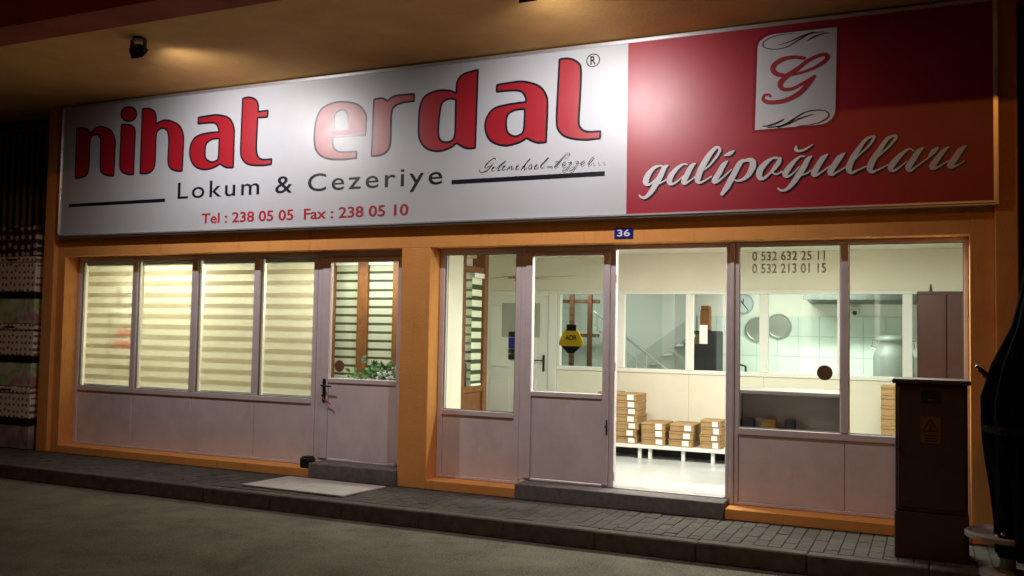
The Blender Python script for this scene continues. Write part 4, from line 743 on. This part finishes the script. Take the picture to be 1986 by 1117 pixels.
KC=empty('kitchen_counter',(-1.0,5.1,FZ),'white kitchen counter along the tiled wall','counter')
box('counter_front',-2.6,.55,4.72,5.479,FZ+.0005,.95,white_in,KC,.005); box('worktop',-2.62,.57,4.70,5.479,.951,.99,steel,KC,.004)
MC=empty('milk_churn',(-.42,5.0,.99),'large steel milk churn on the kitchen counter','churn')
b=bmesh.new(); lathe(b,(-.42,5.0,.9905),[(.23,0),(.245,.03),(.245,.33),(.23,.39),(.18,.45),(.175,.53),(.20,.54),(.20,.58),(.14,.61),(.03,.62)],28); obj('churn_body',b,mat('dull_steel',(.26,.29,.28),.6,.4,.3,noise=.1),MC,smooth=True)
b=bmesh.new()
for s in (-1,1): cyl(b,(-.42+s*.20,5.0,1.42),(-.42+s*.26,5.0,1.44),.012); cyl(b,(-.42+s*.26,5.0,1.44),(-.42+s*.26,5.0,1.52),.012); cyl(b,(-.42+s*.26,5.0,1.52),(-.42+s*.195,5.0,1.52),.012)
obj('handle',b,chrome,MC)
TP=empty('kitchen_tap',(-2.36,5.3,.99),'small dark kitchen tap under the wall trays','tap')
b=bmesh.new(); cyl(b,(-2.36,5.3,.9905),(-2.36,5.3,1.13),.015); obj('tap_body',b,metal_d,TP); b=bmesh.new(); cyl(b,(-2.36,5.3,1.13),(-2.48,5.2,1.17),.012); cyl(b,(-2.48,5.2,1.17),(-2.49,5.19,1.10),.011); obj('spout',b,metal_d,TP)
# ================================================================ OUTSIDE THINGS
b=bmesh.new(); v=[b.verts.new(p) for p in ((-6.13,-.76,.006),(-4.93,-.79,.006),(-4.86,-.15,.006),(-6.05,-.12,.006))]; r=bmesh.ops.extrude_face_region(b,geom=[b.faces.new(v)])
for e in r['geom']:
    if isinstance(e,bmesh.types.BMVert): e.co.z+=.013
bmesh.ops.recalc_face_normals(b,faces=b.faces[:])
tag(obj('floor_board',b,board_m,origin=(-5.5,-.45,.006)),'pale rectangular board lying on the pavement before the plain door','board')
b=bmesh.new(); bx(b,-6.02,-5.895,-.005,.12,.0925,.20,.014); bx(b,-6.0,-5.915,.01,.10,.20,.212,.004)
tag(obj('black_block',b,black_m,origin=(-5.96,.05,.092)),'small black block on the orange plinth beside the door step','block')
# electrical cabinet
EC=empty('street_cabinet',(.012,-.6,0),'dark brown electrical cabinet on the pavement with a warning label','cabinet')
box('cabinet_body',-.222,.246,-.74,-.42,.33,1.235,cab_m,EC,.006); box('cabinet_base',-.228,.252,-.745,-.415,.0,.328,cab_m,EC,.006)
box('cabinet_lid',-.242,.268,-.775,-.40,1.236,1.268,cab_m,EC,.008); box('cabinet_door',-.205,.230,-.752,-.741,.36,1.215,cab_m,EC,.005)
box('lock_recess',-.05,.07,-.757,-.7525,1.105,1.19,black_m,EC,.003)
b=bmesh.new(); bx(b,-.005,.045,-.768,-.7575,1.118,1.130,.003); obj('lock_catch',b,chrome,EC)
ws=box('warning_label',-.057,.075,-.7545,-.7525,.82,1.01,warn_m,EC,0)
b=bmesh.new(); T3=[(-.04,.905),(.058,.905),(.009,.99)]; ribbon(b,[T3[0],((T3[0][0]+T3[1][0])/2,T3[0][1]),T3[1],((T3[1][0]+T3[2][0])/2,(T3[1][1]+T3[2][1])/2),T3[2],((T3[0][0]+T3[2][0])/2,(T3[0][1]+T3[2][1])/2)],.010,-.7552,True,dy=0)
ribbon(b,[(.018,.970),(.003,.940),(.016,.940),(.004,.913)],.007,-.7556)
for zz,a,c in ((.875,-.035,.055),(.855,-.02,.045),(.837,-.03,.05)): ribbon(b,[(a,zz),(c,zz)],.008,-.7552,caps=False)
obj('warning_print',b,black_m,ws)
b=bmesh.new(); cyl(b,(-.19,-.752,.77),(-.19,-.765,.77),.014,n=14); obj('cabinet_lock',b,black_m,EC)
# furled dark parasol at the right edge with its pale base
FP=empty('furled_parasol',(.66,-1.05,0),'furled black cloth parasol at the right edge of the pavement','parasol')
b=bmesh.new(); n=96; rings=[]
for r,z in ((.02,2.35),(.06,2.2),(.10,1.9),(.16,1.64),(.255,1.40),(.315,1.18),(.32,1.05),(.305,.90),(.29,.75),(.275,.58),(.27,.40),(.26,.25),(.25,.16)):
    rings.append([b.verts.new((.66+r*(1+.10*abs(math.sin(4*2*math.pi*i/n+z*1.1))+.07*math.sin(11*2*math.pi*i/n-z*2.2)+.03*math.sin(23*2*math.pi*i/n+z*6)-.05)*math.cos(2*math.pi*i/n),-1.05+r*(1+.10*abs(math.sin(4*2*math.pi*i/n+z*1.1))+.07*math.sin(11*2*math.pi*i/n-z*2.2)+.03*math.sin(23*2*math.pi*i/n+z*6)-.05)*math.sin(2*math.pi*i/n),z)) for i in range(n)])
for A,Bq in zip(rings[:-1],rings[1:]):
    for i in range(n): b.faces.new((A[i],Bq[i],Bq[(i+1)%n],A[(i+1)%n]))
b.faces.new(rings[0][::-1]); b.faces.new(rings[-1]); bmesh.ops.recalc_face_normals(b,faces=b.faces[:]); obj('canopy_cloth',b,cloth_m,FP,smooth=True)
b=bmesh.new(); bmesh.ops.create_cone(b,cap_ends=False,segments=48,radius1=.345,radius2=.347,depth=.045,matrix=Matrix.Translation((.66,-1.05,.98))); obj('tie_strap',b,mat('strap_webbing',(.010,.010,.013),.9,.1),FP)
b=bmesh.new(); bx(b,.40,.45,-1.345,-1.325,.955,1.005,.004); obj('strap_buckle',b,metal_d,FP)
b=bmesh.new(); cyl(b,(.66,-1.05,.02),(.66,-1.05,2.5),.022,n=12); obj('pole',b,metal_d,FP)
b=bmesh.new(); cyl(b,(.37,-1.06,1.30),(.30,-1.08,1.37),.022,.014); cyl(b,(.302,-1.08,1.368),(.285,-1.085,1.385),.010); obj('crank_handle',b,metal_d,FP)
b=bmesh.new(); lathe(b,(.47,-.98,.0),[(.17,.0),(.17,.03),(.05,.05),(.045,.22),(.22,.245),(.255,.255),(.258,.280),(.245,.290),(.22,.280),(.05,.280)],36); 
st_=obj('low_stool',b,base_pale,origin=(.47,-.98,0)); tag(st_,'low round pale stool beside the furled black parasol','stool')
b=bmesh.new()
for xx,zz in ((.40,.31),(.43,.325)): bmesh.ops.create_uvsphere(b,u_segments=10,v_segments=6,radius=.014,matrix=Matrix.Translation((xx,-1.19,zz-.012)))
tag(obj('chrome_stud',b,chrome,st_))
# neighbour at the left: dark recess, gate bars and cartons
NB=empty('neighbouring_shop',(-12,.5,0),'dark neighbouring shop front with closed bar gate at the left','building')
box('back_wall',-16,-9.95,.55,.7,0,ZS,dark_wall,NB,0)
for k in range(14): 
    xx=-11.6+k*.125; box('gate_bar',xx,xx+.035,.32,.36,2.72,4.05,bar_m,NB,.004)
for zz in (2.70,4.06): box('gate_rail',-11.8,-9.96,.315,.365,zz,zz+.05,bar_m,NB,.004)
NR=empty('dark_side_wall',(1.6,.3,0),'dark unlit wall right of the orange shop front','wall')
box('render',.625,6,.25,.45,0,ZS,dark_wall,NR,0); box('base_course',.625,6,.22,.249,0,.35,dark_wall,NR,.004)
kinds=[('printed',print_pink,'dim pinkish printed carton at the bottom of the left-edge stack'),('dot',dot_pale,'pale carton with brown dots, lowest dotted one of the left-edge stack'),('printed',print_green,'green printed carton, lower of two in the left-edge stack'),('dot',dot_pale,'pale carton with brown dots between the two green printed cartons'),('printed',print_green,'green printed carton, upper of two in the left-edge stack'),('dot',dot_pale,'pale carton with brown dots, highest pale one of the left-edge stack'),('dot',dot_dark,'dark carton with pale dots on top of the left-edge stack')]
zs=[.002,.375,.765,1.145,1.545,1.94,2.375,2.77]
for i,(kd,mm,lb) in enumerate(kinds):
    z0,z1=zs[i],zs[i+1]-.004; xr=-10.045+random.uniform(-.012,.012); yf=-.06+random.uniform(-.012,.012)
    C=empty('storage_box',(-10.45,.1,z0),lb,'box','boxes stacked at the left edge')
    box('box_body',-10.95,xr-.012,yf+.012,.30,z0,z1-.075,mm,C,.012); box('box_lid',-10.962,xr,yf,.312,z1-.074,z1,mm if kd=='dot' else black_m,C,.010)
    if kd=='dot': box('handle_slot',-10.58,-10.40,yf-.002,yf+.004,z1-.05,z1-.025,black_m,C,.001)
